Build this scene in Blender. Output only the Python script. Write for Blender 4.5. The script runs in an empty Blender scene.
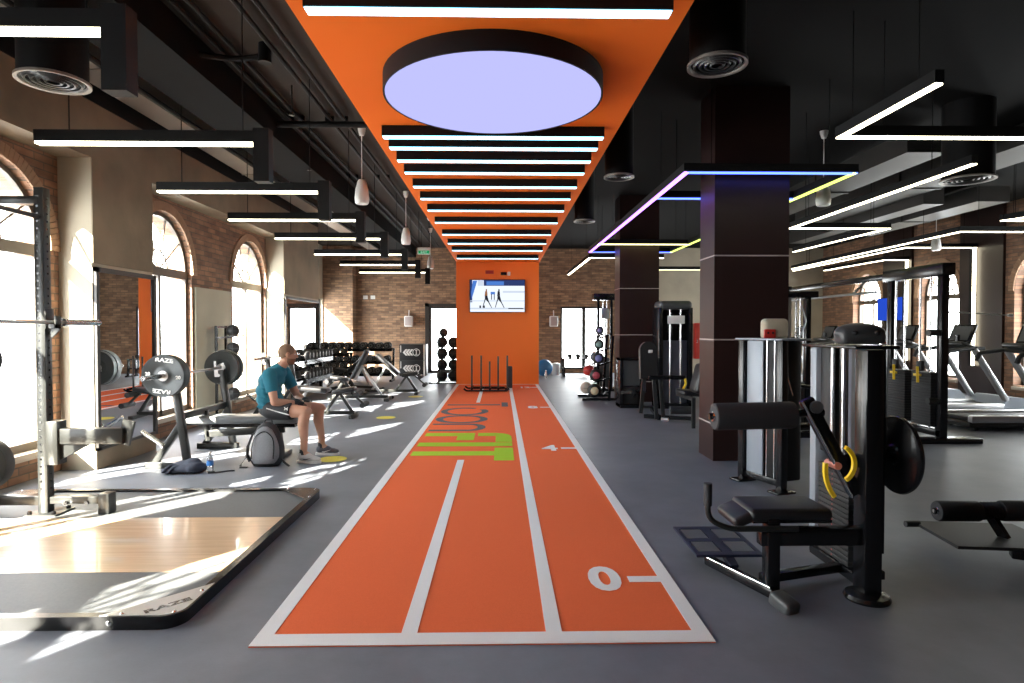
import bpy, bmesh, math, random
from mathutils import Vector, Matrix, Euler, noise as mnoise
random.seed(7)
S = bpy.context.scene
COL = S.collection
PI = math.pi
def V(*a): return Vector(a)
MAT_OF = {}          # world matrix of each thing's root (parts inherit it)

# ------------------------------------------------------------------ materials
def mat(name, col, rough=0.5, metal=0.0, nscale=0.0, namt=0.0, bump=0.0, bscale=None, coat=0.0, spec=None, emit=None, estr=1.0):
    m = bpy.data.materials.new(name); m.use_nodes = True
    nt = m.node_tree; b = nt.nodes['Principled BSDF']
    b.inputs['Base Color'].default_value = (*col, 1)
    b.inputs['Roughness'].default_value = rough
    b.inputs['Metallic'].default_value = metal
    if coat: b.inputs['Coat Weight'].default_value = coat
    if spec is not None: b.inputs['Specular IOR Level'].default_value = spec
    if emit:
        b.inputs['Emission Color'].default_value = (*emit, 1); b.inputs['Emission Strength'].default_value = estr
    if nscale:
        tc = nt.nodes.new('ShaderNodeTexCoord'); n = nt.nodes.new('ShaderNodeTexNoise')
        n.inputs['Scale'].default_value = nscale; n.inputs['Detail'].default_value = 4
        nt.links.new(tc.outputs['Object'], n.inputs['Vector'])
        if namt:
            r = nt.nodes.new('ShaderNodeMix'); r.data_type = 'RGBA'
            r.inputs[6].default_value = (*[c*(1-namt) for c in col], 1)
            r.inputs[7].default_value = (*[min(1, c*(1+namt)) for c in col], 1)
            nt.links.new(n.outputs['Fac'], r.inputs[0]); nt.links.new(r.outputs[2], b.inputs['Base Color'])
        if bump:
            bn = nt.nodes.new('ShaderNodeBump'); bn.inputs['Strength'].default_value = bump; bn.inputs['Distance'].default_value = 0.01
            src = n
            if bscale:
                src = nt.nodes.new('ShaderNodeTexNoise'); src.inputs['Scale'].default_value = bscale
                nt.links.new(tc.outputs['Object'], src.inputs['Vector'])
            nt.links.new(src.outputs['Fac'], bn.inputs['Height']); nt.links.new(bn.outputs['Normal'], b.inputs['Normal'])
    return m
def emat(name, col, strength):
    m = bpy.data.materials.new(name); m.use_nodes = True
    nt = m.node_tree; nt.nodes.clear()
    e = nt.nodes.new('ShaderNodeEmission'); e.inputs[0].default_value = (*col, 1); e.inputs[1].default_value = strength
    o = nt.nodes.new('ShaderNodeOutputMaterial'); nt.links.new(e.outputs[0], o.inputs[0])
    return m
def brick_mat(name, axis, c1, c2, mortar):
    m = bpy.data.materials.new(name); m.use_nodes = True
    nt = m.node_tree; b = nt.nodes['Principled BSDF']; b.inputs['Roughness'].default_value = 0.85
    g = nt.nodes.new('ShaderNodeNewGeometry'); sx = nt.nodes.new('ShaderNodeSeparateXYZ'); cx = nt.nodes.new('ShaderNodeCombineXYZ')
    nt.links.new(g.outputs['Position'], sx.inputs[0])
    nt.links.new(sx.outputs[axis], cx.inputs[0]); nt.links.new(sx.outputs[2], cx.inputs[1])
    br = nt.nodes.new('ShaderNodeTexBrick')
    br.inputs['Scale'].default_value = 1.0; br.inputs['Brick Width'].default_value = 0.26; br.inputs['Row Height'].default_value = 0.078
    br.inputs['Mortar Size'].default_value = 0.008; br.inputs['Mortar Smooth'].default_value = 0.4; br.inputs['Bias'].default_value = -0.1
    br.inputs['Color1'].default_value = (*c1, 1); br.inputs['Color2'].default_value = (*c2, 1); br.inputs['Mortar'].default_value = (*mortar, 1)
    nt.links.new(cx.outputs[0], br.inputs['Vector'])
    n = nt.nodes.new('ShaderNodeTexNoise'); n.inputs['Scale'].default_value = 3.0; n.inputs['Detail'].default_value = 6
    mp = nt.nodes.new('ShaderNodeMapping'); mp.inputs['Scale'].default_value = (1.3, 3.4, 1)
    nt.links.new(cx.outputs[0], mp.inputs['Vector']); nt.links.new(mp.outputs[0], n.inputs['Vector'])
    mx = nt.nodes.new('ShaderNodeMix'); mx.data_type = 'RGBA'; mx.blend_type = 'MULTIPLY'; mx.inputs[0].default_value = 0.6
    rp = nt.nodes.new('ShaderNodeValToRGB'); rp.color_ramp.elements[0].position = 0.3; rp.color_ramp.elements[1].position = 0.7
    rp.color_ramp.elements[0].color = (0.42, 0.4, 0.38, 1); rp.color_ramp.elements[1].color = (1.25, 1.2, 1.12, 1)
    nt.links.new(n.outputs['Fac'], rp.inputs[0]); nt.links.new(br.outputs['Color'], mx.inputs[6]); nt.links.new(rp.outputs[0], mx.inputs[7])
    nt.links.new(mx.outputs[2], b.inputs['Base Color'])
    bn = nt.nodes.new('ShaderNodeBump'); bn.invert = True; bn.inputs['Strength'].default_value = 0.6; bn.inputs['Distance'].default_value = 0.01
    nt.links.new(br.outputs['Fac'], bn.inputs['Height']); nt.links.new(bn.outputs['Normal'], b.inputs['Normal'])
    return m
def glass_mat():
    m = bpy.data.materials.new('window_glass'); m.use_nodes = True
    nt = m.node_tree; nt.nodes.clear()
    t = nt.nodes.new('ShaderNodeBsdfTransparent'); t.inputs[0].default_value = (0.97, 0.985, 0.98, 1)
    g = nt.nodes.new('ShaderNodeBsdfGlossy'); g.inputs['Roughness'].default_value = 0.02
    lw = nt.nodes.new('ShaderNodeLayerWeight'); lw.inputs[0].default_value = .5; pw = nt.nodes.new('ShaderNodeMath'); pw.operation = 'POWER'; pw.inputs[1].default_value = 5; nt.links.new(lw.outputs['Facing'], pw.inputs[0])
    f = nt.nodes.new('ShaderNodeMath'); f.operation = 'MULTIPLY_ADD'; f.inputs[1].default_value = .35; f.inputs[2].default_value = .03; nt.links.new(pw.outputs[0], f.inputs[0])
    x = nt.nodes.new('ShaderNodeMixShader'); o = nt.nodes.new('ShaderNodeOutputMaterial')
    nt.links.new(f.outputs[0], x.inputs[0]); nt.links.new(t.outputs[0], x.inputs[1]); nt.links.new(g.outputs[0], x.inputs[2]); nt.links.new(x.outputs[0], o.inputs[0])
    return m
def floor_mat():
    m = mat('rubber_floor', (0.13, 0.135, 0.15), 0.42, nscale=1.0, namt=0.0)
    nt = m.node_tree; b = nt.nodes['Principled BSDF']
    g = nt.nodes.new('ShaderNodeNewGeometry')
    n = nt.nodes.new('ShaderNodeTexNoise'); n.inputs['Scale'].default_value = 1.3; n.inputs['Detail'].default_value = 8; n.inputs['Roughness'].default_value = 0.65
    n2 = nt.nodes.new('ShaderNodeTexNoise'); n2.inputs['Scale'].default_value = 90; n2.inputs['Detail'].default_value = 2
    nt.links.new(g.outputs['Position'], n.inputs['Vector']); nt.links.new(g.outputs['Position'], n2.inputs['Vector'])
    r = nt.nodes.new('ShaderNodeValToRGB')
    r.color_ramp.elements[0].position = 0.3; r.color_ramp.elements[0].color = (0.104, 0.113, 0.136, 1)
    r.color_ramp.elements[1].position = 0.75; r.color_ramp.elements[1].color = (0.184, 0.196, 0.228, 1)
    nt.links.new(n.outputs['Fac'], r.inputs[0]); nt.links.new(r.outputs[0], b.inputs['Base Color'])
    rr = nt.nodes.new('ShaderNodeMapRange'); rr.inputs[3].default_value = 0.42; rr.inputs[4].default_value = 0.58; b.inputs['Specular IOR Level'].default_value = .38
    nt.links.new(n.outputs['Fac'], rr.inputs[0]); nt.links.new(rr.outputs[0], b.inputs['Roughness'])
    bn = nt.nodes.new('ShaderNodeBump'); bn.inputs['Strength'].default_value = 0.12; bn.inputs['Distance'].default_value = 0.004
    nt.links.new(n2.outputs['Fac'], bn.inputs['Height']); nt.links.new(bn.outputs['Normal'], b.inputs['Normal'])
    return m
def wood_mat():
    m = mat('platform_wood', (0.6, 0.4, 0.24), 0.3, coat=0.3)
    nt = m.node_tree; b = nt.nodes['Principled BSDF']
    g = nt.nodes.new('ShaderNodeNewGeometry'); mp = nt.nodes.new('ShaderNodeMapping'); mp.inputs['Scale'].default_value = (1.0, 14, 1)
    n = nt.nodes.new('ShaderNodeTexNoise'); n.inputs['Scale'].default_value = 1.8; n.inputs['Detail'].default_value = 6
    nt.links.new(g.outputs['Position'], mp.inputs[0]); nt.links.new(mp.outputs[0], n.inputs['Vector'])
    r = nt.nodes.new('ShaderNodeValToRGB')
    r.color_ramp.elements[0].position = 0.3; r.color_ramp.elements[0].color = (0.50, 0.32, 0.18, 1)
    r.color_ramp.elements[1].position = 0.7; r.color_ramp.elements[1].color = (0.66, 0.46, 0.28, 1)
    nt.links.new(n.outputs['Fac'], r.inputs[0]); nt.links.new(r.outputs[0], b.inputs['Base Color'])
    return m

M = {}
M['floor'] = floor_mat()
M['wood'] = wood_mat()
M['glass'] = glass_mat()
M['brick_y'] = brick_mat('brick_side', 1, (0.33, 0.175, 0.105), (0.17, 0.10, 0.068), (0.13, 0.10, 0.075))
M['brick_x'] = brick_mat('brick_back', 0, (0.38, 0.23, 0.135), (0.17, 0.10, 0.063), (0.14, 0.105, 0.075))
M['concrete'] = mat('raw_concrete', (0.215, 0.165, 0.108), 0.8, nscale=1.7, namt=0.55, bump=0.3, bscale=14)
M['plaster'] = mat('grey_plaster', (0.42, 0.37, 0.28), 0.8, nscale=1.6, namt=0.25, bump=0.15, bscale=10)
M['panel_green'] = mat('olive_panel', (0.36, 0.34, 0.25), 0.6, nscale=1.5, namt=0.15)
M['ceil'] = mat('dark_ceiling', (0.040, 0.034, 0.029), 0.9, spec=.2, nscale=1.5, namt=0.25, bump=0.2)
M['black_paint'] = mat('black_paint', (0.005, 0.005, 0.0055), 0.6, spec=.2)
M['black_ceiling'] = mat('matt_black_ceiling', (0.005, 0.005, 0.005), 0.9, spec=.15)
M['galv'] = mat('galvanised', (0.28, 0.26, 0.235), 0.45, 0.5, nscale=3, namt=0.15)
M['orange'] = mat('orange_paint', (0.97, 0.20, 0.022), 0.5, nscale=1.2, namt=0.06)
M['orange_matt'] = mat('matt_orange_paint', (0.97, 0.19, 0.022), 0.85, nscale=1.2, namt=0.06, spec=.08)
M['navy_powder'] = mat('navy_powder_coat', (0.010, 0.014, 0.036), 0.5)
M['turf'] = mat('orange_turf', (0.97, 0.165, 0.060), 0.95, nscale=260, namt=0.28, bump=0.9, bscale=330, spec=.08)
M['turf_white'] = mat('white_turf', (0.80, 0.80, 0.80), 0.95, nscale=260, namt=0.12, bump=0.8, bscale=330, spec=.08)
M['turf_green'] = mat('green_turf', (0.38, 0.60, 0.04), 0.95, nscale=260, namt=0.2, bump=0.8, bscale=330, spec=.08)
M['turf_slate'] = mat('slate_turf', (0.13, 0.135, 0.15), 0.95, nscale=260, namt=0.2, bump=0.8, bscale=330, spec=.08)
M['column'] = mat('dark_brown_laminate', (0.022, 0.010, 0.009), 0.36, nscale=2.0, namt=0.2, spec=.3)
M['column_line'] = mat('grey_joint', (0.42, 0.36, 0.34), 0.4)
M['frame_brown'] = mat('brown_window_frame', (0.10, 0.078, 0.058), 0.5)
M['frame_dark'] = mat('dark_frame', (0.03, 0.026, 0.023), 0.45)
M['sill'] = mat('stone_sill', (0.45, 0.38, 0.31), 0.7, nscale=8, namt=0.1)
M['mirror'] = mat('mirror_silver', (0.86, 0.87, 0.86), 0.0, 1.0)
M['steel_black'] = mat('black_steel', (0.006, 0.006, 0.007), 0.22, 0.0, spec=.45)
M['steel_dark'] = mat('dark_grey_steel', (0.022, 0.023, 0.022), 0.3, 0.1)
M['rack_steel'] = mat('rack_steel', (0.034, 0.036, 0.036), 0.3, 0.3)
M['chrome'] = mat('chrome', (0.68, 0.68, 0.68), 0.18, 1.0)
M['brushed'] = mat('brushed_steel', (0.52, 0.52, 0.53), 0.35, 0.9)
M['silver'] = mat('silver_panel', (0.27, 0.30, 0.34), 0.42, 0.1)
M['rubber'] = mat('black_rubber', (0.013, 0.013, 0.014), 0.6, nscale=60, namt=0.2)
M['plate'] = mat('bumper_rubber', (0.036, 0.042, 0.044), 0.5, nscale=80, namt=0.25)
M['pad'] = mat('black_vinyl', (0.013, 0.013, 0.015), 0.42, nscale=40, namt=0.1, bump=0.08, bscale=120)
M['pad_grey'] = mat('charcoal_vinyl', (0.06, 0.063, 0.066), 0.4)
M['pad_glare'] = mat('sun_glare_vinyl', (0.14, 0.15, 0.155), 0.42)  # vinyl colour lightened to hold the sun glare on the bench pad
M['duct_dark'] = mat('dark_duct', (0.035, 0.033, 0.03), 0.5, 0.2)
M['wall_dark'] = mat('dark_wall_light_cut', (0.03, 0.028, 0.026), 0.8)  # dark tone given to the unseen front wall to cut its bounce light
M['foam'] = mat('foam_roller', (0.022, 0.022, 0.025), 0.7, nscale=90, namt=0.15)
M['white'] = mat('white_plastic', (0.75, 0.74, 0.71), 0.4)
M['white_print'] = mat('white_print', (0.72, 0.72, 0.68), 0.5)
M['red'] = mat('red_plastic', (0.45, 0.025, 0.018), 0.4)
M['redpaint'] = mat('red_metal', (0.35, 0.03, 0.02), 0.4)
M['yellow'] = mat('yellow_plastic', (0.82, 0.55, 0.02), 0.4)
M['spot'] = mat('yellow_vinyl', (0.72, 0.62, 0.06), 0.5)
M['blue_ball'] = mat('blue_vinyl', (0.02, 0.13, 0.30), 0.35)
M['mat_grey'] = mat('platform_rubber', (0.085, 0.09, 0.095), 0.55, nscale=70, namt=0.25)
M['plant_steel'] = mat('oiled_steel', (0.10, 0.09, 0.08), 0.25, 0.8)
M['led_white'] = emat('led_warm_white', (1.0, 0.92, 0.66), 4.5)
M['led_cool'] = emat('led_cyan_white', (0.24, 0.76, 1.0), 2.4)
M['led_yellow'] = emat('led_pale_yellow', (1.0, 0.9, 0.42), 2.0)
M['led_lime'] = emat('led_lime_yellow', (0.72, 1.0, 0.15), 1.0)
M['led_purple'] = emat('led_violet', (0.42, 0.14, 1.0), 2.2)
M['led_blue'] = emat('led_blue', (0.06, 0.11, 1.0), 2.5)
M['disc'] = emat('lavender_diffuser', (0.50, 0.51, 1.0), 0.385)

# ------------------------------------------------------------------ mesh builder
class MB:
    def __init__(s): s.bm = bmesh.new(); s.mi = 0
    def _mark(s, n0):
        s.bm.faces.ensure_lookup_table()
        for f in s.bm.faces[n0:]: f.material_index = s.mi
    def box(s, c, size, rot=None, bevel=0.0, seg=2):
        n0 = len(s.bm.faces)
        mtx = Matrix.Translation(Vector(c)) @ (rot.to_matrix().to_4x4() if isinstance(rot, Euler) else (rot or Matrix.Identity(4))) @ Matrix.Diagonal((*size, 1))
        if bevel:
            tb = bmesh.new(); r = bmesh.ops.create_cube(tb, size=1.0, matrix=Matrix.Diagonal((*size, 1)))
            bmesh.ops.bevel(tb, geom=list(tb.edges), offset=min(bevel, min(size)*0.49), segments=seg, profile=0.5, affect='EDGES')
            m2 = Matrix.Translation(Vector(c)) @ (rot.to_matrix().to_4x4() if isinstance(rot, Euler) else (rot or Matrix.Identity(4)))
            s._merge(tb, m2)
        else:
            bmesh.ops.create_cube(s.bm, size=1.0, matrix=mtx)
        s._mark(n0); return s
    def _merge(s, tb, m2):
        vm = {}
        for v in tb.verts: vm[v] = s.bm.verts.new(m2 @ v.co)
        for f in tb.faces:
            try: s.bm.faces.new([vm[v] for v in f.verts])
            except ValueError: pass
        tb.free()
    def ab(s, lo, hi, bevel=0.0):
        lo, hi = Vector(lo), Vector(hi)
        return s.box((lo+hi)/2, [abs(a) for a in (hi-lo)], bevel=bevel)
    def beam(s, p, q, w, h, up=(0, 0, 1), bevel=0.0, ext=0.0):
        p, q = Vector(p), Vector(q); d = q-p; L = d.length; z = d.normalized(); u = Vector(up)
        if abs(z.dot(u)) > 0.98: u = Vector((1, 0, 0))
        x = u.cross(z).normalized(); y = z.cross(x)
        r = Matrix((x, y, z)).transposed().to_4x4()
        return s.box((p+q)/2, (w, h, L+ext), r, bevel)
    def cyl(s, p, q, r, r2=None, n=16, cap=True):
        n0 = len(s.bm.faces)
        p, q = Vector(p), Vector(q); d = q-p
        rot = d.to_track_quat('Z', 'Y').to_matrix().to_4x4()
        bmesh.ops.create_cone(s.bm, cap_ends=cap, segments=n, radius1=r, radius2=r if r2 is None else r2, depth=d.length, matrix=Matrix.Translation((p+q)/2) @ rot)
        s._mark(n0); return s
    def sphere(s, c, r, sc=(1, 1, 1), n=16, rot=None):
        n0 = len(s.bm.faces)
        m = Matrix.Translation(Vector(c)) @ (rot.to_matrix().to_4x4() if rot else Matrix.Identity(4)) @ Matrix.Diagonal((sc[0]*r, sc[1]*r, sc[2]*r, 1))
        bmesh.ops.create_uvsphere(s.bm, u_segments=n, v_segments=max(6, n*2//3), radius=1.0, matrix=m)
        s._mark(n0); return s
    def tube(s, pts, r, n=10, fillet=0.0, closed=False, radii=None):
        n0 = len(s.bm.faces)
        P = [Vector(p) for p in pts]
        if fillet and len(P) > 2:
            Q = [P[0]]
            for a, b, c in zip(P, P[1:], P[2:]):
                f = min(fillet, (a-b).length*0.45, (c-b).length*0.45)
                s1 = b+(a-b).normalized()*f; s2 = b+(c-b).normalized()*f
                for k in range(6):
                    t = k/5; Q.append((1-t)**2*s1+2*t*(1-t)*b+t*t*s2)
            Q.append(P[-1]); P = Q
        rings = []; N = len(P); prev = None
        for i, p in enumerate(P):
            if closed: d = (P[(i+1) % N]-P[i-1]).normalized()
            else: d = (P[min(i+1, N-1)]-P[max(i-1, 0)]).normalized()
            if prev is None:
                u = Vector((0, 0, 1)) if abs(d.z) < 0.9 else Vector((1, 0, 0))
                x = u.cross(d).normalized()
            else: x = (prev-d*prev.dot(d)).normalized()
            prev = x; y = d.cross(x)
            rr = radii[i] if radii else r
            rings.append([s.bm.verts.new(p+(x*math.cos(2*PI*k/n)+y*math.sin(2*PI*k/n))*rr) for k in range(n)])
        pairs = list(zip(rings, rings[1:])) + ([(rings[-1], rings[0])] if closed else [])
        for a, b in pairs:
            for k in range(n): s.bm.faces.new((a[k], a[(k+1) % n], b[(k+1) % n], b[k]))
        if not closed:
            s.bm.faces.new(rings[0][::-1]); s.bm.faces.new(rings[-1])
        s._mark(n0); return s
    def lathe(s, prof, loc=(0, 0, 0), axis=(0, 0, 1), n=24, closed=False):
        n0 = len(s.bm.faces)
        m = Matrix.Translation(Vector(loc)) @ Vector(axis).to_track_quat('Z', 'Y').to_matrix().to_4x4()
        rings = []
        for r, z in prof:
            if r < 1e-6: rings.append([s.bm.verts.new(m @ Vector((0, 0, z)))])
            else: rings.append([s.bm.verts.new(m @ Vector((r*math.cos(2*PI*k/n), r*math.sin(2*PI*k/n), z))) for k in range(n)])
        pr = list(zip(rings, rings[1:])) + ([(rings[-1], rings[0])] if closed else [])
        for a, b in pr:
            for k in range(n):
                k2 = (k+1) % n
                if len(a) == 1 and len(b) == 1: continue
                if len(a) == 1: s.bm.faces.new((a[0], b[k2], b[k]))
                elif len(b) == 1: s.bm.faces.new((a[k], a[k2], b[0]))
                else: s.bm.faces.new((a[k], a[k2], b[k2], b[k]))
        s._mark(n0); return s
    def prism(s, poly, mtx, depth):
        """poly in local xy, extruded along local z by depth"""
        n0 = len(s.bm.faces)
        a = [s.bm.verts.new(mtx @ Vector((x, y, 0))) for x, y in poly]
        b = [s.bm.verts.new(mtx @ Vector((x, y, depth))) for x, y in poly]
        s.bm.faces.new(a[::-1]); s.bm.faces.new(b); N = len(a)
        for k in range(N): s.bm.faces.new((a[k], a[(k+1) % N], b[(k+1) % N], b[k]))
        s._mark(n0); return s
    def ring(s, outer, inner, mtx, depth):
        """band between two equal-length open polylines (local xy), extruded"""
        n0 = len(s.bm.faces); N = len(outer)
        def vs(pl, z): return [s.bm.verts.new(mtx @ Vector((x, y, z))) for x, y in pl]
        o0, o1, i0, i1 = vs(outer, 0), vs(outer, depth), vs(inner, 0), vs(inner, depth)
        for k in range(N-1):
            s.bm.faces.new((o0[k], i0[k], i0[k+1], o0[k+1])); s.bm.faces.new((o1[k], o1[k+1], i1[k+1], i1[k]))
            s.bm.faces.new((o0[k], o0[k+1], o1[k+1], o1[k])); s.bm.faces.new((i0[k], i1[k], i1[k+1], i0[k+1]))
        for k in (0, N-1): s.bm.faces.new((o0[k], o1[k], i1[k], i0[k]))
        s._mark(n0); return s
    def text(s, body, size, mtx, depth=0.002, bold=0.0, align='CENTER', sx=1.0):
        n0 = len(s.bm.faces)
        cu = bpy.data.curves.new('lettering_curve', 'FONT'); cu.body = body; cu.size = size; cu.extrude = depth/2; cu.offset = bold
        cu.align_x = align; cu.align_y = 'CENTER'; cu.resolution_u = 4
        o = bpy.data.objects.new('lettering_tmp', cu); COL.objects.link(o)
        dg = bpy.context.evaluated_depsgraph_get(); me = bpy.data.meshes.new_from_object(o.evaluated_get(dg))
        tb = bmesh.new(); tb.from_mesh(me); s._merge(tb, mtx @ Matrix.Diagonal((sx, 1, 1, 1)))
        bpy.data.objects.remove(o); bpy.data.curves.remove(cu); bpy.data.meshes.remove(me)
        s._mark(n0); return s
    def build(s, name, mats, parent=None, world=True, smooth=38, sub=0):
        bm = s.bm
        bmesh.ops.recalc_face_normals(bm, faces=bm.faces)
        if parent is not None and world:
            bm.transform(MAT_OF[parent.name].inverted())
        if smooth:
            lim = math.radians(smooth)
            for f in bm.faces: f.smooth = True
            for e in bm.edges:
                if len(e.link_faces) == 2:
                    if e.calc_face_angle(0) > lim: e.smooth = False
                else: e.smooth = False
        me = bpy.data.meshes.new(name); bm.to_mesh(me); bm.free()
        for m in (mats if isinstance(mats, (list, tuple)) else [mats]): me.materials.append(M[m] if isinstance(m, str) else m)
        o = bpy.data.objects.new(name, me); COL.objects.link(o)
        if parent is not None: o.parent = parent; MAT_OF[o.name] = MAT_OF[parent.name]
        else: MAT_OF[o.name] = Matrix.Identity(4)
        if sub:
            md = o.modifiers.new('Subdivision', 'SUBSURF'); md.levels = sub; md.render_levels = sub
        return o
def tag(o, label, cat, group=None, kind=None):
    o['label'] = label; o['category'] = cat
    if group: o['group'] = group
    if kind: o['kind'] = kind
    return o
def thing(name, label, cat, loc=(0, 0, 0), rotz=0.0, group=None):
    o = bpy.data.objects.new(name, None); COL.objects.link(o); o.empty_display_size = 0.1
    o.location = loc; o.rotation_euler = (0, 0, rotz)
    MAT_OF[o.name] = Matrix.Translation(Vector(loc)) @ Euler((0, 0, rotz)).to_matrix().to_4x4()
    tag(o, label, cat, group); return o
def recenter(o):
    """move a single-mesh thing's origin to the middle of its base"""
    xs = [v.co for v in o.data.vertices]
    c = Vector(((min(v.x for v in xs)+max(v.x for v in xs))/2, (min(v.y for v in xs)+max(v.y for v in xs))/2, min(v.z for v in xs)))
    o.data.transform(Matrix.Translation(-c)); o.location = c; MAT_OF[o.name] = Matrix.Translation(c)
    return o
def single(mb, name, mats, label, cat, group=None, **k):
    return tag(recenter(mb.build(name, mats, **k)), label, cat, group)
def struct(mb, name, mats, label=None, parent=None, **k):
    o = mb.build(name, mats, parent, **k)
    if parent is None:
        o['kind'] = 'structure'
        if label: o['label'] = label
    return o
def kids(o): return [c for c in COL.objects if c.parent == o]
def dup(root, loc, rotz=None, label=None, group=None):
    def cp(o, par):
        c = o.copy(); COL.objects.link(c)
        if par: c.parent = par
        for ch in kids(o): cp(ch, c)
        return c
    r = cp(root, None); r.location = loc
    if rotz is not None: r.rotation_euler = (0, 0, rotz)
    if label: r['label'] = label
    if group: r['group'] = group
    return r
def lab(o, text): o['label'] = text; return o
def rotm(x=0, y=0, z=0, loc=(0, 0, 0)): return Matrix.Translation(Vector(loc)) @ Euler((x, y, z)).to_matrix().to_4x4()
# plane frames: local (x,y) -> world axes, z = out of plane
def frame(o, x, y):
    x, y = Vector(x).normalized(), Vector(y).normalized(); z = x.cross(y)
    return Matrix.Translation(Vector(o)) @ Matrix((x, y, z)).transposed().to_4x4()
# ================================================================== THE ROOM
XL, XR, YB, YF = -4.66, 10.95, 20.8, -5.0      # wall planes
XP = -4.31                                      # face of the left piers
ZC = 4.25
struct(MB().ab((-7.5, YF-.2, -0.12), (12.0, YB+.6, 0.0)), 'floor', 'floor')
struct(MB().ab((XL-.35, YF-.2, ZC), (XR+.35, 14.6, ZC+.15)).ab((-6.1, 14.6, ZC), (XR+.35, YB+.3, ZC+.15)), 'ceiling', 'ceil')
# ---- arched openings in a wall lying in a plane x = const
def arch_pts(yc, w, zs, rise, n=20, d=0.0):
    """left jamb base .. over the arch .. right jamb base (from zs), grown by d"""
    return [(yc-(w/2+d)*math.cos(PI*k/n), zs+(rise+d)*math.sin(PI*k/n)) for k in range(n+1)]
def wall_with_arches(name, m, x0, x1, ya, yb, centres, w, z0, zs, rise, ztop):
    b = MB(); cuts = sorted(centres); y = ya
    fr = frame((x0, 0, 0), (0, 1, 0), (0, 0, 1))
    for c in cuts:
        b.ab((x0, y, 0), (x1, c-w/2, ztop)); y = c+w/2
        b.ab((x0, c-w/2, 0), (x1, c+w/2, z0))
        a = arch_pts(c, w, zs, rise)
        for (p, q) in zip(a, a[1:]):
            b.prism([p, q, (q[0], ztop), (p[0], ztop)], fr, x1-x0)
    b.ab((x0, y, 0), (x1, yb, ztop))
    bmesh.ops.remove_doubles(b.bm, verts=b.bm.verts, dist=1e-5)
    return struct(b, name, m)
WL = [0.0, 2.85, 5.68, 8.60, 11.50]      # left windows
WW, WZ0, WZS, WRISE = 1.50, 0.27, 2.31, 0.82
wall_with_arches('wall_left', 'brick_y', XL-.35, XL, YF, 14.6, WL, WW, WZ0, WZS, WRISE, 3.36)
WRC = [9.15, 12.1, 15.08, 18.05]     # right windows
wall_with_arches('wall_right', 'brick_y', XR, XR+.35, YF, YB, WRC, 1.42, 0.3, 2.31, 0.82, ZC)
def arched_window(i, xg, yc, side, w=WW):
    """side +1: room lies towards +x of the glass"""
    root = MB()
    f = frame((xg, 0, 0), (0, 1, 0), (0, 0, 1)); t = 0.06
    def arc(d, n=20): return arch_pts(yc, w, WZS, WRISE, n, d)
    full = lambda d: [(yc-(w/2+d), WZ0)] + arc(d) + [(yc+(w/2+d), WZ0)]
    root.ring(full(0.0), full(-.055), f, t)
    root.ab((xg, yc-w/2, WZ0), (xg+t, yc+w/2, WZ0+.09))
    root.ab((xg-.01, yc-w/2, WZS-.07), (xg+t+.01, yc+w/2, WZS+.05))
    root.ab((xg, yc-.03, WZ0), (xg+t, yc+.03, WZS))
    o = struct(root, 'window_%d' % i, 'frame_brown')
    mb = MB()
    for k in range(1, 5):
        a = PI*k/5
        mb.beam((xg+.03, yc, WZS), (xg+.03, yc-(w/2-.04)*math.cos(a), WZS+(WRISE-.04)*math.sin(a)), .022, .022, up=(1, 0, 0))
    pts = [(xg+.03, yc-.26*math.cos(PI*k/12), WZS+.3*math.sin(PI*k/12)) for k in range(13)]
    mb.tube(pts, .012, 6)
    mb.build('glazing_bars', 'frame_brown', o)
    g = MB(); g.prism(full(-.05), frame((xg+.026, 0, 0), (0, 1, 0), (0, 0, 1)), .008); g.build('glass', 'glass', o)
    s = MB(); xa, xb = (xg+t, XL+.05) if side > 0 else (XR-.05, xg)
    s.ab((xa, yc-w/2-.0, WZ0-.06), (xb, yc+w/2+.0, WZ0+.012), bevel=.008); s.build('sill', 'sill', o)
    br = MB()
    xo = XL if side > 0 else XR-.035
    a1, a2 = arc(.13), arc(.0)
    fr2 = frame((xo, 0, 0), (0, 1, 0), (0, 0, 1)); N = len(a1)
    n = 46
    A1, A2 = arch_pts(yc, w, WZS, WRISE, n, .13), arch_pts(yc, w, WZS, WRISE, n, .0)
    for k in range(n):
        def lp(p, q, t): return (p[0]+(q[0]-p[0])*t, p[1]+(q[1]-p[1])*t)
        br.prism([lp(A2[k], A2[k+1], .06), lp(A2[k], A2[k+1], .94), lp(A1[k], A1[k+1], .94), lp(A1[k], A1[k+1], .06)], fr2, .025)
    br.build('brick_arch', 'brick_arch', o)
    return o
M['brick_arch'] = mat('arch_brick', (0.33, 0.20, 0.125), 0.85, nscale=5, namt=0.3, bump=0.3, bscale=30)
n = 0
for yc in WL:
    n += 1; arched_window(n, XL-.13, yc, 1)
for yc in WRC:
    n += 1; arched_window(n, XR+.18, yc, -1, 1.42)
# piers of the left wall with the deep concrete band over the windows
PIERS = [(-5.0, -3.8), (0.9, 2.0), (6.56, 7.68), (12.28, 14.6)]
b = MB()
for a, c in PIERS: b.ab((XL-.05, a, 0), (XP, c, 3.31))
struct(b, 'wall_left_piers', 'plaster')
struct(MB().ab((XL-.35, YF, 3.31), (XP, 14.6, ZC)), 'wall_left_beam', 'concrete')
b = MB()
for a, c in PIERS[2:]: b.ab((XP, a, 2.20), (XP+.012, c, 3.31))
struct(b, 'wall_left_cladding', 'concrete')
b = MB()
for a, c in PIERS[2:]: b.ab((XP, a+.0, 0.0), (XP+.02, c, .2))
struct(b, 'baseboard_left', 'concrete')
struct(MB().ab((XL, 9.4, .1), (XL+.03, 10.62, 2.14)), 'trim_1', 'panel_green', 'olive green panel between the arched windows')
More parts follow.
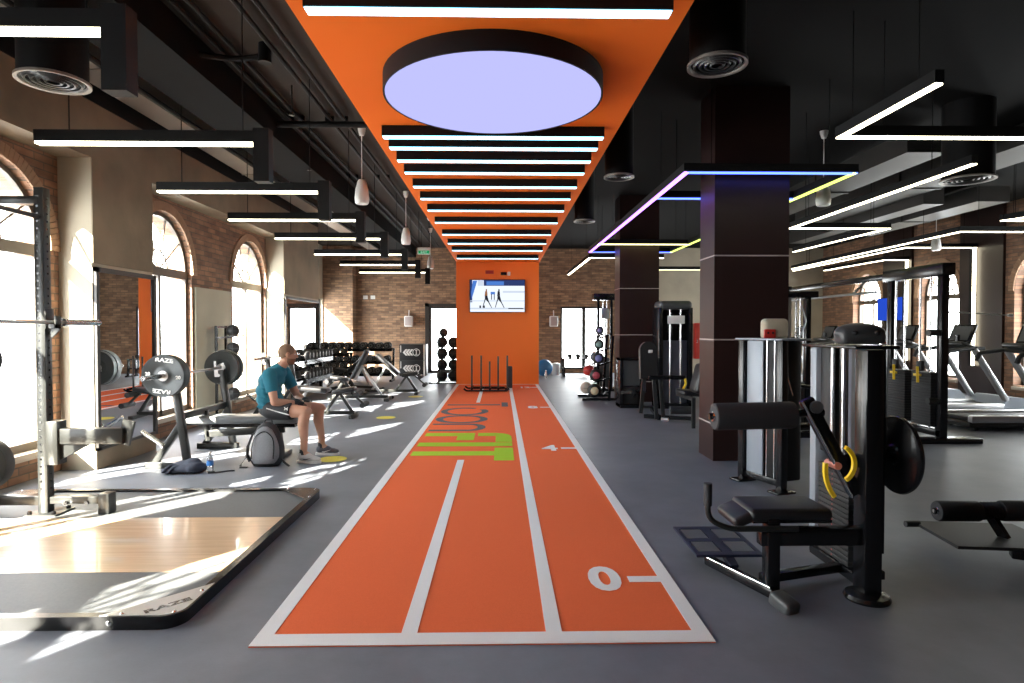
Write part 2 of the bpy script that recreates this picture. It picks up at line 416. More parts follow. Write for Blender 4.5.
# side bay beyond the last pier, back wall with its pier and doors
XB = -5.86                                      # left wall of the bay
struct(MB().ab((XB-.25, 14.3, 0), (XB, 17.4, ZC)).ab((XB-.25, 20.3, 0), (XB, YB, ZC)).ab((XB-.25, 17.4, 2.5), (XB, 20.3, ZC)).ab((XB-.25, 17.4, 0), (XB, 20.3, .25)).ab((XB, 14.3, 0), (XL-.35, 14.6, ZC)), 'wall_left_bay', 'plaster')
b = MB(); b.ab((XB-.15, 17.4, .25), (XB-.08, 17.48, 2.5)).ab((XB-.15, 20.24, .25), (XB-.08, 20.3, 2.5)).ab((XB-.15, 18.6, .25), (XB-.08, 18.7, 2.5)).ab((XB-.15, 17.4, 2.42), (XB-.08, 20.3, 2.5)).ab((XB-.15, 17.4, .25), (XB-.08, 20.3, .33))
o = struct(b, 'window_10', 'frame_dark'); MB().ab((XB-.12, 17.45, .3), (XB-.112, 20.25, 2.45)).build('glass', 'glass', o)
D1 = (-2.40, -1.42, 2.26)                       # left glazed door
D2 = (2.06, 3.66, 2.26)                         # right glazed pair (plinth below)
b = MB()
b.ab((XB-.2, YB, 0), (D1[0], YB+.3, ZC)).ab((D1[0], YB, D1[2]), (D1[1], YB+.3, ZC)).ab((D1[1], YB, 0), (D2[0], YB+.3, ZC))
b.ab((D2[0], YB, D2[2]), (D2[1], YB+.3, ZC)).ab((D2[1], YB, 0), (5.2, YB+.3, ZC)).ab((D2[0], YB, 0), (D2[1], YB+.3, .12))
b.ab((XB, YB-.45, 0), (-4.88, YB, ZC))
struct(b, 'wall_back', 'brick_x')
struct(MB().ab((5.2, YB-.25, 0), (XR+.3, YB+.3, ZC)), 'wall_back_plaster', 'plaster')
struct(MB().ab((XL-.35, YF-.2, 0), (XR+.35, YF, ZC)), 'wall_front', 'wall_dark')
def glazed_door(i, x0, x1, z0, z1, leaves):
    b = MB(); t = .07
    b.ab((x0, YB+.02, z0), (x0+t, YB+.14, z1)).ab((x1-t, YB+.02, z0), (x1, YB+.14, z1)).ab((x0, YB+.02, z1-t), (x1, YB+.14, z1)).ab((x0, YB+.02, z0), (x1, YB+.14, z0+.1))
    if leaves > 1: b.ab(((x0+x1)/2-.06, YB+.02, z0), ((x0+x1)/2+.06, YB+.14, z1))
    o = struct(b, 'door_%d' % i, 'frame_dark')
    MB().ab((x0+.05, YB+.07, z0+.05), (x1-.05, YB+.078, z1-.05)).build('glass', 'glass', o)
    h = MB(); hx = x0+.12 if leaves == 1 else (x0+x1)/2-.1
    h.tube([(hx, YB+.02, 1.0), (hx, YB-.03, 1.0), (hx, YB-.03, 1.35), (hx, YB+.02, 1.35)], .012, 8, .02); h.build('door_handle', 'brushed', o)
glazed_door(1, D1[0], D1[1], 0.0, D1[2], 1)
glazed_door(2, D2[0], D2[1], 0.12, D2[2], 2)
struct(MB().ab((D1[0]-.14, YB-.03, 0), (D1[0], YB+.02, D1[2]+.1)).ab((D1[0]-.14, YB-.03, D1[2]), (D1[1]+.1, YB+.02, D1[2]+.1)), 'trim_2', 'frame_dark')
# pilaster and brown cladding on the right wall
struct(MB().ab((XR-.06, 13.05, 0), (XR+.02, 14.3, ZC)).ab((XR-.06, 16.0, 0), (XR+.02, 17.2, ZC)), 'trim_3', 'column')

# ---- mirrors on the piers
def wall_mirror(y0, y1, z0, z1, label):
    t = thing('wall_mirror', label, 'mirror', (XP+.012, (y0+y1)/2, z0))
    b = MB(); x0, x1, w = XP+.0, XP+.035, .05
    b.ab((x0, y0, z0), (x1, y0+w, z1)).ab((x0, y1-w, z0), (x1, y1, z1)).ab((x0, y0, z1-w), (x1, y1, z1)).ab((x0, y0, z0), (x1, y1, z0+.03))
    b.build('mirror_frame', 'frame_dark', t)
    MB().ab((XP+.002, y0+.02, z0+.02), (XP+.018, y1-.02, z1-.02)).build('mirror_glass', 'mirror', t)
wall_mirror(6.57, 7.70, .2, 2.16, 'tall wall mirror behind the loaded barbell, reflecting the orange column')
wall_mirror(12.3, 14.62, .2, 2.16, 'wall mirror on the pier behind the seated man, beside the dumbbell rack')

# ---- columns
def dark_column(x0, x1, y0, y1, name):
    b = MB(); b.ab((x0, y0, 0), (x1, y1, ZC)); o = struct(b, name, 'column')
    l = MB()
    for z in (.42, 1.38, 2.33): l.ab((x0-.003, y0-.003, z-.007), (x1+.003, y1+.003, z+.007))
    l.build('joint_line', 'column_line', o); return o
c = dark_column(2.42, 3.27, 6.87, 7.36, 'column'); c['label'] = 'large dark brown column in the right foreground with thin grey joints'
c = dark_column(2.45, 3.26, 12.48, 13.02, 'column'); c['label'] = 'dark brown column farther back, behind the medicine ball rack'
c = struct(MB().ab((-1.18, 16.5, 0), (1.05, 17.3, 3.4)), 'column', 'orange', 'bright orange column at the end of the running track'); 
struct(MB().ab((-1.175, -2.0, 3.3), (1.065, 17.3, 3.62)), 'ceiling_panel', 'orange_matt', 'long orange ceiling panel above the running track')

# ================================================================== RUNNING TRACK
TX0, TX1, TY0, TY1 = -1.185, 1.03, 2.87, 16.5
trk = thing('running_track', 'orange turf running track with white lanes and distance numbers', 'running track', (-.08, TY0, 0))
MB().ab((TX0, TY0, 0), (TX1, TY1, .005)).build('turf', 'turf', trk)
zt = .0052; zz = .0028
def strip(x0, x1, y0, y1): MB().ab((x0, y0, zt), (x1, y1, zt+zz)).build('lane_line', 'turf_white', trk)
bw = .08
strip(TX0, TX0+bw, TY0, TY1); strip(TX1-bw, TX1, TY0, TY1); strip(TX0+bw, TX1-bw, TY0, TY0+.11); strip(TX0+bw, TX1-bw, TY1-.06, TY1-.001)
strip(-.485, -.408, TY0+.11, 6.95); strip(-.485, -.408, 12.4, 16.0); strip(.226, .305, TY0+.11, TY1-.06)
up = lambda x, y: Matrix.Translation((x, y, zt+zz/2))
for yk, s in ((3.605, '0'), (7.62, '4'), (11.63, '8'), (15.6, '12')):
    MB().ab((.765, yk-.04, zt), (TX1-bw, yk+.04, zt+zz)).build('distance_tick', 'turf_white', trk)
    MB().text(s, .46, up(.625, yk), zz, bold=.016, sx=.82 if len(s) == 1 else .62).build('distance_number', 'turf_white', trk)
# lettering "icon FIT": letter tops point to +x, read towards the camera
def flat(polys, m, nm):
    b = MB()
    for p in polys: b.prism(p, Matrix.Translation((0, 0, zt)), zz)
    return b.build(nm, m, trk)
def rect(x0, x1, y0, y1): return [(x0, y0), (x1, y0), (x1, y1), (x0, y1)]
def arcband(cx, cy, rx, ry, tx, ty, a0, a1, n=28):
    out = []
    for k in range(n):
        a, c = a0+(a1-a0)*k/n, a0+(a1-a0)*(k+1)/n
        out.append([(cx+rx*math.cos(a), cy+ry*math.sin(a)), (cx+rx*math.cos(c), cy+ry*math.sin(c)), (cx+(rx-tx)*math.cos(c), cy+(ry-ty)*math.sin(c)), (cx+(rx-tx)*math.cos(a), cy+(ry-ty)*math.sin(a))])
    return out
flat([rect(-1.03, .0, 11.95, 12.09), rect(.03, .155, 11.75, 12.4)], 'turf_slate', 'slate_letter')
flat(arcband(-.64, 11.08, .43, .5, .12, .11, math.radians(62), math.radians(270), 26) + arcband(-.64, 11.08, .43, .5, .12, .11, math.radians(-90), math.radians(-0), 12) + arcband(-.64, 11.08, .43, .5, .12, .11, 0, math.radians(32), 6), 'turf_slate', 'slate_letter')
flat(arcband(-.635, 10.12, .43, .44, .12, .1, 0, 2*PI, 40), 'turf_slate', 'slate_letter')
flat([rect(-1.05, -.5, 9.52, 9.63), rect(-1.05, -.5, 8.93, 9.05)] + arcband(-.5, 9.28, .28, .35, .12, .11, -PI/2, PI/2, 20), 'turf_slate', 'slate_letter')
flat([rect(-1.05, -.355, 8.51, 8.75), rect(-.59, -.355, 8.2, 8.51), rect(-.31, -.06, 8.51, 8.75), [(-.06, 8.75), (.05, 8.71), (.12, 8.62), (.155, 8.5), (.16, 8.06), (-.06, 8.06)]], 'turf_green', 'green_letter')
flat([rect(-1.06, .158, 7.77, 8.02)], 'turf_green', 'green_letter')
flat([rect(-1.06, -.07, 7.2, 7.44), rect(-.07, .16, 6.92, 7.66)], 'turf_green', 'green_letter')

# ================================================================== CEILING PANEL LIGHTS
BARS = [3.22, 5.26, 5.58, 6.0, 6.46, 7.09, 7.74, 8.5, 9.46, 10.65, 11.76, 12.8, 14.24]
ordn = ['nearest', 'second', 'third', 'fourth', 'fifth', 'sixth', 'seventh', 'eighth', 'ninth', 'tenth', 'eleventh', 'twelfth', 'farthest']
def panel_bar(y, label):
    t = thing('linear_light', label, 'ceiling light', (-.055, y, 3.2), 0, 'cool white bars across the orange ceiling panel')
    MB().ab((-1.045, y-.04, 3.212), (.93, y+.06, 3.3)).build('housing', 'black_paint', t)
    MB().ab((-1.04, y-.03, 3.205), (.925, y+.047, 3.213)).build('diffuser', 'led_cool', t); return t
BARS = [3.33] + [y*1.045 for y in BARS[1:]]
for k, y in enumerate(BARS):
    l = ('cool white light bar in front of the big round lamp' if k == 0 else
         'first cool white bar behind the big round lamp' if k == 1 else
         'cool white light bar nearest the orange column' if k == 12 else
         '%s cool white bar behind the round lamp on the orange panel' % ordn[k-1])
    panel_bar(y, l)
t = thing('disc_light', 'big round lavender ceiling lamp with black rim', 'ceiling light', (-.047, 4.49, 3.172))
MB().lathe([(.778, .0), (.79, 0), (.79, .128), (0, .128), (0, .01), (.778, .01)], (-.047, 4.49, 3.172), n=64).build('rim', 'black_paint', t)
MB().cyl((-.047, 4.49, 3.174), (-.047, 4.49, 3.183), .776, n=64).build('diffuser', 'disc', t)
# ================================================================== OTHER LIGHTS
def drop_bar(y, label, z=3.0):
    t = thing('linear_light', label, 'ceiling light', (-2.87, y, z), 0, 'warm white bars hanging over the weights area')
    MB().ab((-3.76, y-.04, z+.018), (-2.0, y+.04, z+.11)).build('housing', 'black_paint', t)
    MB().ab((-2.0, y-.05, z-.3), (-1.875, y+.05, z+.13)).build('end_box', 'black_paint', t)
    MB().ab((-3.755, y-.034, z), (-2.0, y+.034, z+.018)).build('diffuser', 'led_white', t)
    for x in (-3.5, -2.1): MB().cyl((x, y, z+.10), (x, y, ZC), .005, n=6).build('suspension_cable', 'black_paint', t)
LB = [3.18, 5.07, 6.83, 8.58, 10.33, 12.5, 14.5, 16.45]
ordl = ['cropped at the top left corner', 'second from the camera', 'third from the camera', 'fourth from the camera', 'fifth from the camera', 'sixth from the camera', 'seventh from the camera', 'farthest and shortest-looking']
for y, w in zip(LB, ordl): drop_bar(y, 'warm white hanging light bar on the left, %s' % w)

def led_path(label, segs, cat='ceiling light', z=3.2, w=.055):
    """segs: list of (p, q, material) with p, q = (x, y) or (x, y, z)"""
    P = lambda p: Vector((p[0], p[1], p[2] if len(p) > 2 else z))
    t = thing('linear_light', label, cat, P(segs[0][0]))
    h = MB()
    for p, q, m in segs:
        a, c = P(p), P(q); vert = abs(a.z-c.z) > .1
        off = Vector((0, .04, 0)) if vert else Vector((0, 0, .055))
        h.beam(a+off, c+off, w+.012, .09, up=(0, 1, 0) if vert else (0, 0, 1), ext=w+.012)
    h.build('housing', 'black_paint', t)
    for p, q, m in segs:
        a, c = P(p), P(q); vert = abs(a.z-c.z) > .1
        off = Vector((0, -.01, 0)) if vert else Vector((0, 0, .004))
        MB().beam(a+off, c+off, w, .012, up=(0, 1, 0) if vert else (0, 0, 1), ext=w).build('diffuser', m, t)
    for p, q, m in segs:
        a, cc = P(p), P(q)
        if abs(a.z-cc.z) < .1:
            for k in (.15, .85):
                u = a.lerp(cc, k); MB().cyl(u+Vector((0, 0, .1)), (u.x, u.y, ZC), .004, n=6).build('suspension_cable', 'black_paint', t)
    return t
led_path('multicoloured light frame around both dark columns, violet and blue', [
    ((2.03, 6.66), (3.88, 6.66), 'led_blue'), ((2.03, 6.66), (2.0, 13.55), 'led_purple'), ((3.88, 6.66), (3.80, 13.55), 'led_lime'),
    ((2.03, 7.98), (3.86, 7.98), 'led_blue'), ((2.0, 12.30), (3.82, 12.30), 'led_yellow'), ((2.0, 13.55), (3.80, 13.55), 'led_blue')])
led_path('white angled light line behind the farther dark column', [((2.16, 19.2), (2.16, 14.65), 'led_white'), ((2.16, 14.65), (3.9, 14.65), 'led_white')])
led_path('straight pale light line in front of the back plaster wall', [((4.2, 17.55), (6.6, 17.55), 'led_yellow')])
led_path('white V-shaped light line nearest the camera at top right', [((3.05, 4.25), (3.03, 5.41), 'led_white'), ((3.03, 5.41), (5.6, 5.41), 'led_white')])
led_path('zigzag white light line to the right of the large dark column', [((4.9, 6.28), (4.93, 10.3), 'led_white'), ((4.93, 10.3), (6.6, 10.3), 'led_white'), ((6.6, 10.3), (6.5, 13.4), 'led_white')])
led_path('long white light line bending over the cable machine frame', [((8.3, 17.2), (8.08, 10.6), 'led_white'), ((8.08, 10.6), (10.2, 10.6), 'led_white')])
led_path('white light line running down the brown panel beside the treadmills', [((9.35, 19.3), (9.25, 13.8), 'led_white'), ((9.25, 13.8), (10.84, 13.8), 'led_white'), ((10.84, 13.8), (10.84, 13.8, .7), 'led_white')], z=3.35, w=.075)
led_path('white light line running down between the two right arched windows', [((10.2, 19.0), (10.25, 16.12), 'led_white'), ((10.25, 16.12), (10.84, 16.12), 'led_white'), ((10.84, 16.12), (10.84, 16.12, .7), 'led_white')], z=3.33, w=.075)
led_path('short white light line cropped by the right edge, above the treadmills', [((7.92, 9.5), (9.2, 9.5), 'led_white'), ((7.92, 9.5), (8.25, 8.6), 'led_white')])

# pendants
def pendant(x, y, label, z=3.2):
    t = thing('pendant_lamp', label, 'pendant lamp', (x, y, z), 0, 'white bell-shaped pendants')
    MB().lathe([(0, .33), (.045, .33), (.06, .30), (.085, .2), (.098, .08), (.09, .015), (.075, 0), (0, .0)], (x, y, z), n=24).build('shade', 'white', t)
    MB().cyl((x, y, z+.32), (x, y, ZC-.1), .006, n=6).build('cord', 'white', t)
    MB().lathe([(0, .0), (.03, .0), (.05, .06), (.055, .12), (0, .12)], (x, y, ZC-.12), n=16).build('canopy', 'white', t)
pendant(-1.88, 8.4, 'white pendant left of the orange panel, closest of three')
pendant(-1.88, 12.3, 'white pendant left of the orange panel, second of three', 3.19)
pendant(-1.9, 16.8, 'white pendant left of the orange panel, farthest, near the exit sign', 3.15)
pendant(4.47, 8.4, 'white pendant to the right of the large dark column')
pendant(9.45, 13.1, 'white pendant in front of the right arched windows')

# round air diffusers
def diffuser(x, y, r, label, z=3.3):
    t = thing('air_diffuser', label, 'air vent', (x, y, z), 0, 'round ceiling air diffusers')
    b = MB()
    b.lathe([(r, 0), (r, .02), (r*.86, .035), (r*.86, .02), (r*.9, .004)], (x, y, z), n=40, closed=True)
    b.build('outer_ring', 'galv', t)
    b = MB()
    for k in range(1, 5):
        q = r*.88*k/5
        b.lathe([(q, .004), (q+.012, .0), (q+.03, .03), (q+.02, .034)], (x, y, z), n=32, closed=True)
    for a in range(3): b.beam((x-r*.85*math.cos(a*PI/3), y-r*.85*math.sin(a*PI/3), z+.03), (x+r*.85*math.cos(a*PI/3), y+r*.85*math.sin(a*PI/3), z+.03), .008, .008)
    b.build('vane', 'rack_steel', t)
    MB().cyl((x, y, z+.02), (x, y, ZC), r*.93, n=32).build('duct_neck', 'black_paint', t)
diffuser(-3.27, 4.58, .235, 'round slotted air diffuser at the top left above the window')
diffuser(1.49, 4.2, .2, 'round air diffuser right of the big round lamp')
diffuser(1.42, 7.3, .18, 'round air diffuser right of the orange panel, before the light frame')
diffuser(1.42, 10.3, .18, 'small far round air diffuser right of the orange panel')
diffuser(5.68, 7.35, .29, 'round air diffuser over the cable machine at the upper right')
# small ceiling devices
def small_box(x, y, z, s, label, cat, nm='access_point', m='white'):
    return single(MB().box((x, y, z), s, bevel=.02), nm, m, label, cat)
t = small_box(-1.62, 7.6, ZC-.04, (.22, .22, .08), 'white square device under the ceiling beside the nearest left pendant', 'ceiling device', 'wireless_access_point')
single(MB().lathe([(0, -.06), (.05, -.055), (.075, -.02), (.08, .0), (0, 0)], (-1.62, 8.4, ZC-.1), n=20).cyl((-1.62, 8.4, ZC-.1), (-1.62, 8.4, ZC), .02), 'smoke_detector', 'white', 'small white ceiling smoke detector next to the orange panel, near the closest pendant', 'smoke detector')
single(MB().lathe([(0, -.06), (.05, -.055), (.075, -.02), (.08, .0), (0, 0)], (-1.5, 13.3, ZC-.35), n=20).cyl((-1.5, 13.3, ZC-.35), (-1.5, 13.3, ZC), .02), 'smoke_detector', 'white', 'small white ceiling device near the far end of the orange panel', 'smoke detector')
t = thing('exit_sign', 'green and white exit sign hanging left of the orange column', 'exit sign', (-1.78, 14.4, 3.26))
MB().box((-1.78, 14.4, 3.33), (.3, .05, .16), bevel=.008).build('casing', 'white', t)
b = MB(); b.ab((-1.91, 14.37, 3.262), (-1.65, 14.376, 3.335)); b.build('green_panel', emat('exit_green', (.03, .4, .16), .3), t)
b = MB(); b.text('EXIT', .07, frame((-1.78, 14.3695, 3.298), (1, 0, 0), (0, 0, 1)), .002, .001); b.build('lettering', 'white_print', t)
MB().cyl((-1.9, 14.4, 3.4), (-1.9, 14.4, ZC), .006).cyl((-1.66, 14.4, 3.4), (-1.66, 14.4, ZC), .006).build('hanger', 'black_paint', t)

# ducts, beams, conduits under the ceiling
def svc(mb, name, m, label, cat='duct'):
    return single(mb, name, m, label, cat)
svc(MB().ab((-4.16, -4.5, 4.0), (-3.78, 20, 4.2)).ab((-4.17, 2, 3.99), (-3.77, 2.04, 4.21)).ab((-4.17, 6, 3.99), (-3.77, 6.04, 4.21)).ab((-4.17, 10, 3.99), (-3.77, 10.04, 4.21)), 'air_duct', 'galv', 'long galvanised air duct along the left wall under the ceiling')
svc(MB().ab((-4.309, -4.5, 3.9), (-4.292, 14.6, 4.25)), 'cable_tray', 'black_paint', 'black cable tray strip along the top of the left wall', 'cable tray')
struct(MB().ab((-3.45, YF, 3.92), (-2.84, YB, ZC)), 'ceiling_beam', 'black_ceiling')
struct(MB().ab((XP, YF, ZC-.02), (-3.45, YB, ZC-.002)), 'ceiling_black_strip', 'black_ceiling')
svc(MB().tube([(-3.70, -4.5, 3.95), (-3.70, 20, 3.95)], .03, 8), 'sprinkler_pipe', 'black_paint', 'thin black pipe below the galvanised duct', 'pipe')
for x, y0, l in ((-2.0, -4.5, 'black conduit closest to the orange panel on the left ceiling'), (-2.18, -4.5, 'second black conduit from the orange panel on the left ceiling'), (-2.56, -4.5, 'third black conduit from the orange panel, passing the round junction'), (-2.70, -4.5, 'fourth black conduit from the orange panel, beside the ceiling beam')):
    b = MB().tube([(x, y0, ZC-.06), (x, 20, ZC-.06)], .024, 8)
    for y in (2, 5, 8, 11): b.box((x, y, ZC-.03), (.07, .03, .06))
    svc(b, 'conduit', 'black_paint', l, 'pipe')
b = MB().tube([(-3.1, 7.9, ZC-.14), (-1.25, 7.9, ZC-.14)], .04, 10); b.sphere((-3.1, 7.9, ZC-.14), .075).box((-2.2, 7.9, ZC-.05), (.05, .05, .1)); svc(b, 'cross_pipe', 'black_paint', 'black pipe crossing the left ceiling in front of the closest pendant', 'pipe')
b = MB().tube([(-2.85, 5.9, ZC-.15), (-2.55, 6.0, ZC-.15), (-2.3, 6.0, ZC-.12)], .03, 8, .1).cyl((-2.27, 6.0, ZC-.18), (-2.27, 6.0, ZC), .06); svc(b, 'junction_box', 'black_paint', 'round black junction with bent pipe on the left ceiling', 'pipe')
for k, (x, y) in enumerate(((-2.5, 3.4), (-2.35, 7.0), (-2.9, 9.4))):
    b = MB().cyl((x, y, ZC-.3), (x, y, ZC), .008, n=8).lathe([(0, 0), (.03, 0), (.03, .012), (.012, .03), (.012, .05), (0, .05)], (x, y, ZC-.34), n=12)
    svc(b, 'sprinkler', 'steel_dark', ['sprinkler drop nearest the camera under the left ceiling', 'sprinkler drop beside the cross pipe on the left ceiling', 'sprinkler drop beyond the cross pipe on the left ceiling'][k], 'sprinkler')
for k, (x0, x1, y0, y1, z, l) in enumerate(((5.3, 5.85, 7.9, 12.5, 3.8, 'grey duct section behind the right zigzag light'), (6.8, 7.5, 6.6, 14.0, 3.9, 'grey duct section above the cable machine frame'), (8.6, 9.2, 10.9, 15.0, 3.8, 'grey duct section above the treadmills'), (7.62, 8.0, 10.9, 16.0, 3.75, 'narrow grey duct section left of the duct over the treadmills'))):
    svc(MB().ab((x0, y0, z), (x1, y1, z+.28)).ab((x0-.02, (y0+y1)/2, z-.02), (x1+.02, (y0+y1)/2+.04, z+.3)), 'air_duct', 'duct_dark', l)
svc(MB().tube([(2.0, 3.0, 4.18), (9.5, 9.0, 4.18)], .05, 8), 'conduit', 'black_paint', 'black conduit crossing the dark ceiling at the right', 'pipe')
struct(MB().ab((1.3, 2.6, 3.9), (XR, 2.9, ZC)), 'ceiling_beam', 'black_ceiling')
struct(MB().ab((1.066, YF, ZC-.02), (XR, YB, ZC-.002)), 'ceiling_unlit_shade', 'black_ceiling')  # black sheet: shade of the unlit right ceiling put into the colour

# ================================================================== ON THE ORANGE COLUMN AND THE BACK WALL
t = thing('television', 'wall television on the orange column showing two athletes', 'television', (-.07, 16.45, 1.95))
MB().box((-.07, 16.44, 2.385), (1.5, .06, .88), bevel=.012).build('casing', 'steel_black', t)
MB().box((-.07, 16.483, 2.4), (.5, .03, .4)).build('wall_bracket', 'steel_black', t)
sc = MB(); yy = 16.409
mats = [emat('screen_white', (.80, .86, .95), 0.41), emat('screen_navy', (.03, .05, .16), 0.35), emat('screen_blue', (.08, .22, .65), 0.35), emat('screen_pale', (.62, .70, .82), 0.37), emat('screen_skin', (.40, .18, .08), 0.30), emat('screen_dark', (.03, .03, .04), 0.26)]
F0 = frame((-.07-.73, yy, 1.96), (1, 0, 0), (0, 0, 1)); W_, H_ = 1.46, .85
def pic(i, poly, d):
    sc.mi = i; sc.prism([(x*W_, y*H_) for x, y in poly], F0 @ Matrix.Translation((0, 0, d)), .0006)
R4 = lambda x0, x1, y0, y1: [(x0, y0), (x1, y0), (x1, y1), (x0, y1)]
pic(0, R4(0, 1, 0, 1), 0.0)
pic(1, R4(.25, 1, .82, 1), .001); pic(2, R4(.3, .62, .84, .96), .0016); pic(1, R4(0, .04, .3, 1), .001); pic(2, [(.03, .4), (.13, .98), (.05, .98), (.02, .6)], .0016)
pic(3, R4(0, 1, .33, .36), .001); pic(3, R4(0, 1, .08, .13), .001); pic(3, R4(.6, 1, .6, .66), .001); pic(5, R4(.7, .98, .09, .12), .0016); pic(3, R4(.14, .24, .82, 1), .0016)
for dx, m in ((.0, 4), (.23, 5)):                       # two running figures
    for poly in ([(.265, .5), (.32, .52), (.315, .64), (.275, .65)], [(.285, .64), (.31, .64), (.312, .71), (.288, .72)]): pic(m, [(x+dx, y) for x, y in poly], .0022)
    pic(5, [(x+dx, y) for x, y in [(.27, .42), (.33, .3), (.345, .32), (.315, .52), (.27, .5)]], .0022)
    pic(5, [(x+dx, y) for x, y in [(.33, .31), (.39, .12), (.40, .13), (.345, .33)]], .0022); pic(5, [(x+dx, y) for x, y in [(.275, .45), (.225, .14), (.235, .13), (.29, .42)]], .0022)
pic(2, R4(.375, .455, .55, .63), .0018); pic(5, R4(.385, .40, .38, .56), .002); pic(5, R4(.435, .45, .38, .56), .002)
pic(5, R4(.17, .2, .12, .2), .002); pic(5, R4(.24, .27, .12, .2), .002)
sc.build('screen', mats, t, smooth=0)
single(MB().box((-.28, 16.485, 3.03), (.22, .03, .09), bevel=.006), 'wall_sign', 'red', 'small red sign on the orange column above the television', 'sign')
single(MB().box((.1, 16.48, 2.99), (.16, .05, .08), bevel=.01), 'sensor_box', 'steel_black', 'small black box on the orange column above the television', 'sensor')
single(MB().box((.24, 16.48, 2.99), (.08, .04, .1), bevel=.01), 'sensor_box', 'white', 'small white box on the orange column above the television', 'sensor')
def wall_speaker(x, z, label):
    t = thing('wall_speaker', label, 'speaker', (x, YB-.1, z), 0, 'white wall speakers on the brick back wall')
    MB().box((x, YB-.11, z+.18), (.28, .2, .36), bevel=.03).build('cabinet', 'white', t)
    MB().box((x, YB-.213, z+.18), (.22, .012, .29), bevel=.004).build('grille', 'column_line', t)
    MB().beam((x, YB-.1, z+.36), (x, YB-.02, z+.55), .03, .03).build('bracket', 'white', t)
wall_speaker(-3.08, 1.58, 'white wall speaker on the brick left of the orange column')
wall_speaker(1.82, 1.58, 'white wall speaker on the brick right of the orange column')
for k, x in enumerate((-4.55, -4.3)):
    single(MB().box((x, YB-.015, 2.57), (.15, .03, .12), bevel=.006), 'wall_socket', 'white', ['left white socket of the pair high on the brick wall', 'right white socket of the pair high on the brick wall'][k], 'socket', 'sockets high on the brick wall')
t = thing('television', 'blue wall television between the right arched windows', 'television', (10.86, 16.75, 1.7))
MB().ab((10.835, 16.24, 1.72), (10.888, 17.36, 2.38), bevel=.01).build('casing', 'steel_black', t)
MB().ab((10.831, 16.26, 1.74), (10.836, 17.34, 2.36)).build('screen', emat('screen_royal_blue', (.02, .07, .55), 0.39), t)

# ================================================================== YELLOW FLOOR SPOTS
for x, y, l in ((-1.93, 7.05, 'yellow floor spot beside the seated man shoes'), (-1.93, 10.35, 'yellow floor spot between the second bench and the track'), (-1.87, 13.55, 'yellow floor spot near the incline bench foot')):
    single(MB().lathe([(0, .0), (.16, .0), (.16, .003), (0, .003)], (x, y, .0005), n=40), 'floor_spot', 'spot', l, 'floor marker', 'yellow spacing spots on the floor')
# ================================================================== LIFTING PLATFORM
PX0, PX1, PY0, PY1 = -4.28, -1.60, 3.05, 5.52; ph = .05
t = thing('lifting_platform', 'weightlifting platform with wooden centre, rubber mats and black steel frame', 'lifting platform', ((PX0+PX1)/2, (PY0+PY1)/2, 0))
def rrect(x0, x1, y0, y1, r, n=8):
    out = []
    for cx, cy, a in ((x1-r, y1-r, 0), (x0+r, y1-r, PI/2), (x0+r, y0+r, PI), (x1-r, y0+r, 1.5*PI)):
        out += [(cx+r*math.cos(a+PI/2*k/n), cy+r*math.sin(a+PI/2*k/n)) for k in range(n+1)]
    return out
o_, i_ = rrect(PX0, PX1, PY0, PY1, .11), rrect(PX0+.05, PX1-.05, PY0+.05, PY1-.05, .06)
MB().ring(o_+o_[:1], i_+i_[:1], Matrix.Translation((0, 0, 0)), ph+.018).build('edge_frame', 'steel_black', t)
MB().ab((PX0+.05, 3.66, 0), (PX1-.05, 4.72, ph)).build('wood_deck', 'wood', t)
MB().ab((PX0+.05, PY0+.05, 0), (PX1-.05, 3.657, ph)).build('rubber_mat', 'mat_grey', t)
MB().ab((PX0+.05, 4.723, 0), (PX1-.05, PY1-.05, ph)).build('rubber_mat', 'mat_grey', t)
def corner_plate(cx, cy, sx, sy, txt):
    # crescent plate across a corner: chord outside, bow inside
    L = .40; pts = []
    base = rrect(0, 2, 0, 2, .1)[18:27]                        # rounded corner at the origin
    pts = [(x, y) for x, y in base]
    bow = [(L*math.cos(a)**1.0, L*math.sin(a)) for a in []]
    P = [Vector((0.02, L)), Vector((.12, .30)), Vector((.27, .15)), Vector((L, .02))]
    poly = [(0.01, L)] + [(p.x, p.y) for p in P[1:3]] + [(L, .01)] + [(x+.01, y+.01) for x, y in base[::-1]]
    # smooth bow
    bowp = []
    for k in range(13):
        u = k/12; a = Vector((.01, L)); c = Vector((L, .01)); m = Vector((.20, .20))
        bowp.append(tuple((1-u)**2*a+2*u*(1-u)*m+u*u*c))
    poly = bowp + [(x+.012, y+.012) for x, y in base[::-1]]
    mt = Matrix(((sx, 0, 0, cx), (0, sy, 0, cy), (0, 0, 1, ph+.012), (0, 0, 0, 1)))
    p = MB().prism(poly, mt, .008).build('corner_plate', 'brushed' if txt else 'plant_steel', t)
    b = MB()
    for x, y in ((.03, .30), (.05, .05), (.30, .03)): b.lathe([(.0, .006), (.007, .005), (.011, 0), (0, 0)], mt @ Vector((x, y, .008)), n=10)
    b.build('bolt', 'chrome', p)
    if txt:
        d = Vector((1*sx, -1*sy, 0)).normalized()
        if d.x < 0: d = -d
        up_ = Vector((-d.y, d.x, 0))
        MB().text('RAZE', .058, frame(mt @ Vector((.118, .118, .0086)), d, up_), .001, .002, sx=1.6).build('lettering', 'steel_black', p)
corner_plate(PX1, PY0, -1, 1, True); corner_plate(PX1, PY1, -1, -1, False); corner_plate(PX0, PY1, 1, -1, False); corner_plate(PX0, PY0, 1, 1, False)
bl = MB()
for x in (-3.9, -3.2, -2.5, -1.95): bl.lathe([(0, .006), (.008, .005), (.014, 0), (0, 0)], (x, PY0, .034), (0, -1, 0), 10)
bl.build('bolt', 'chrome', t)

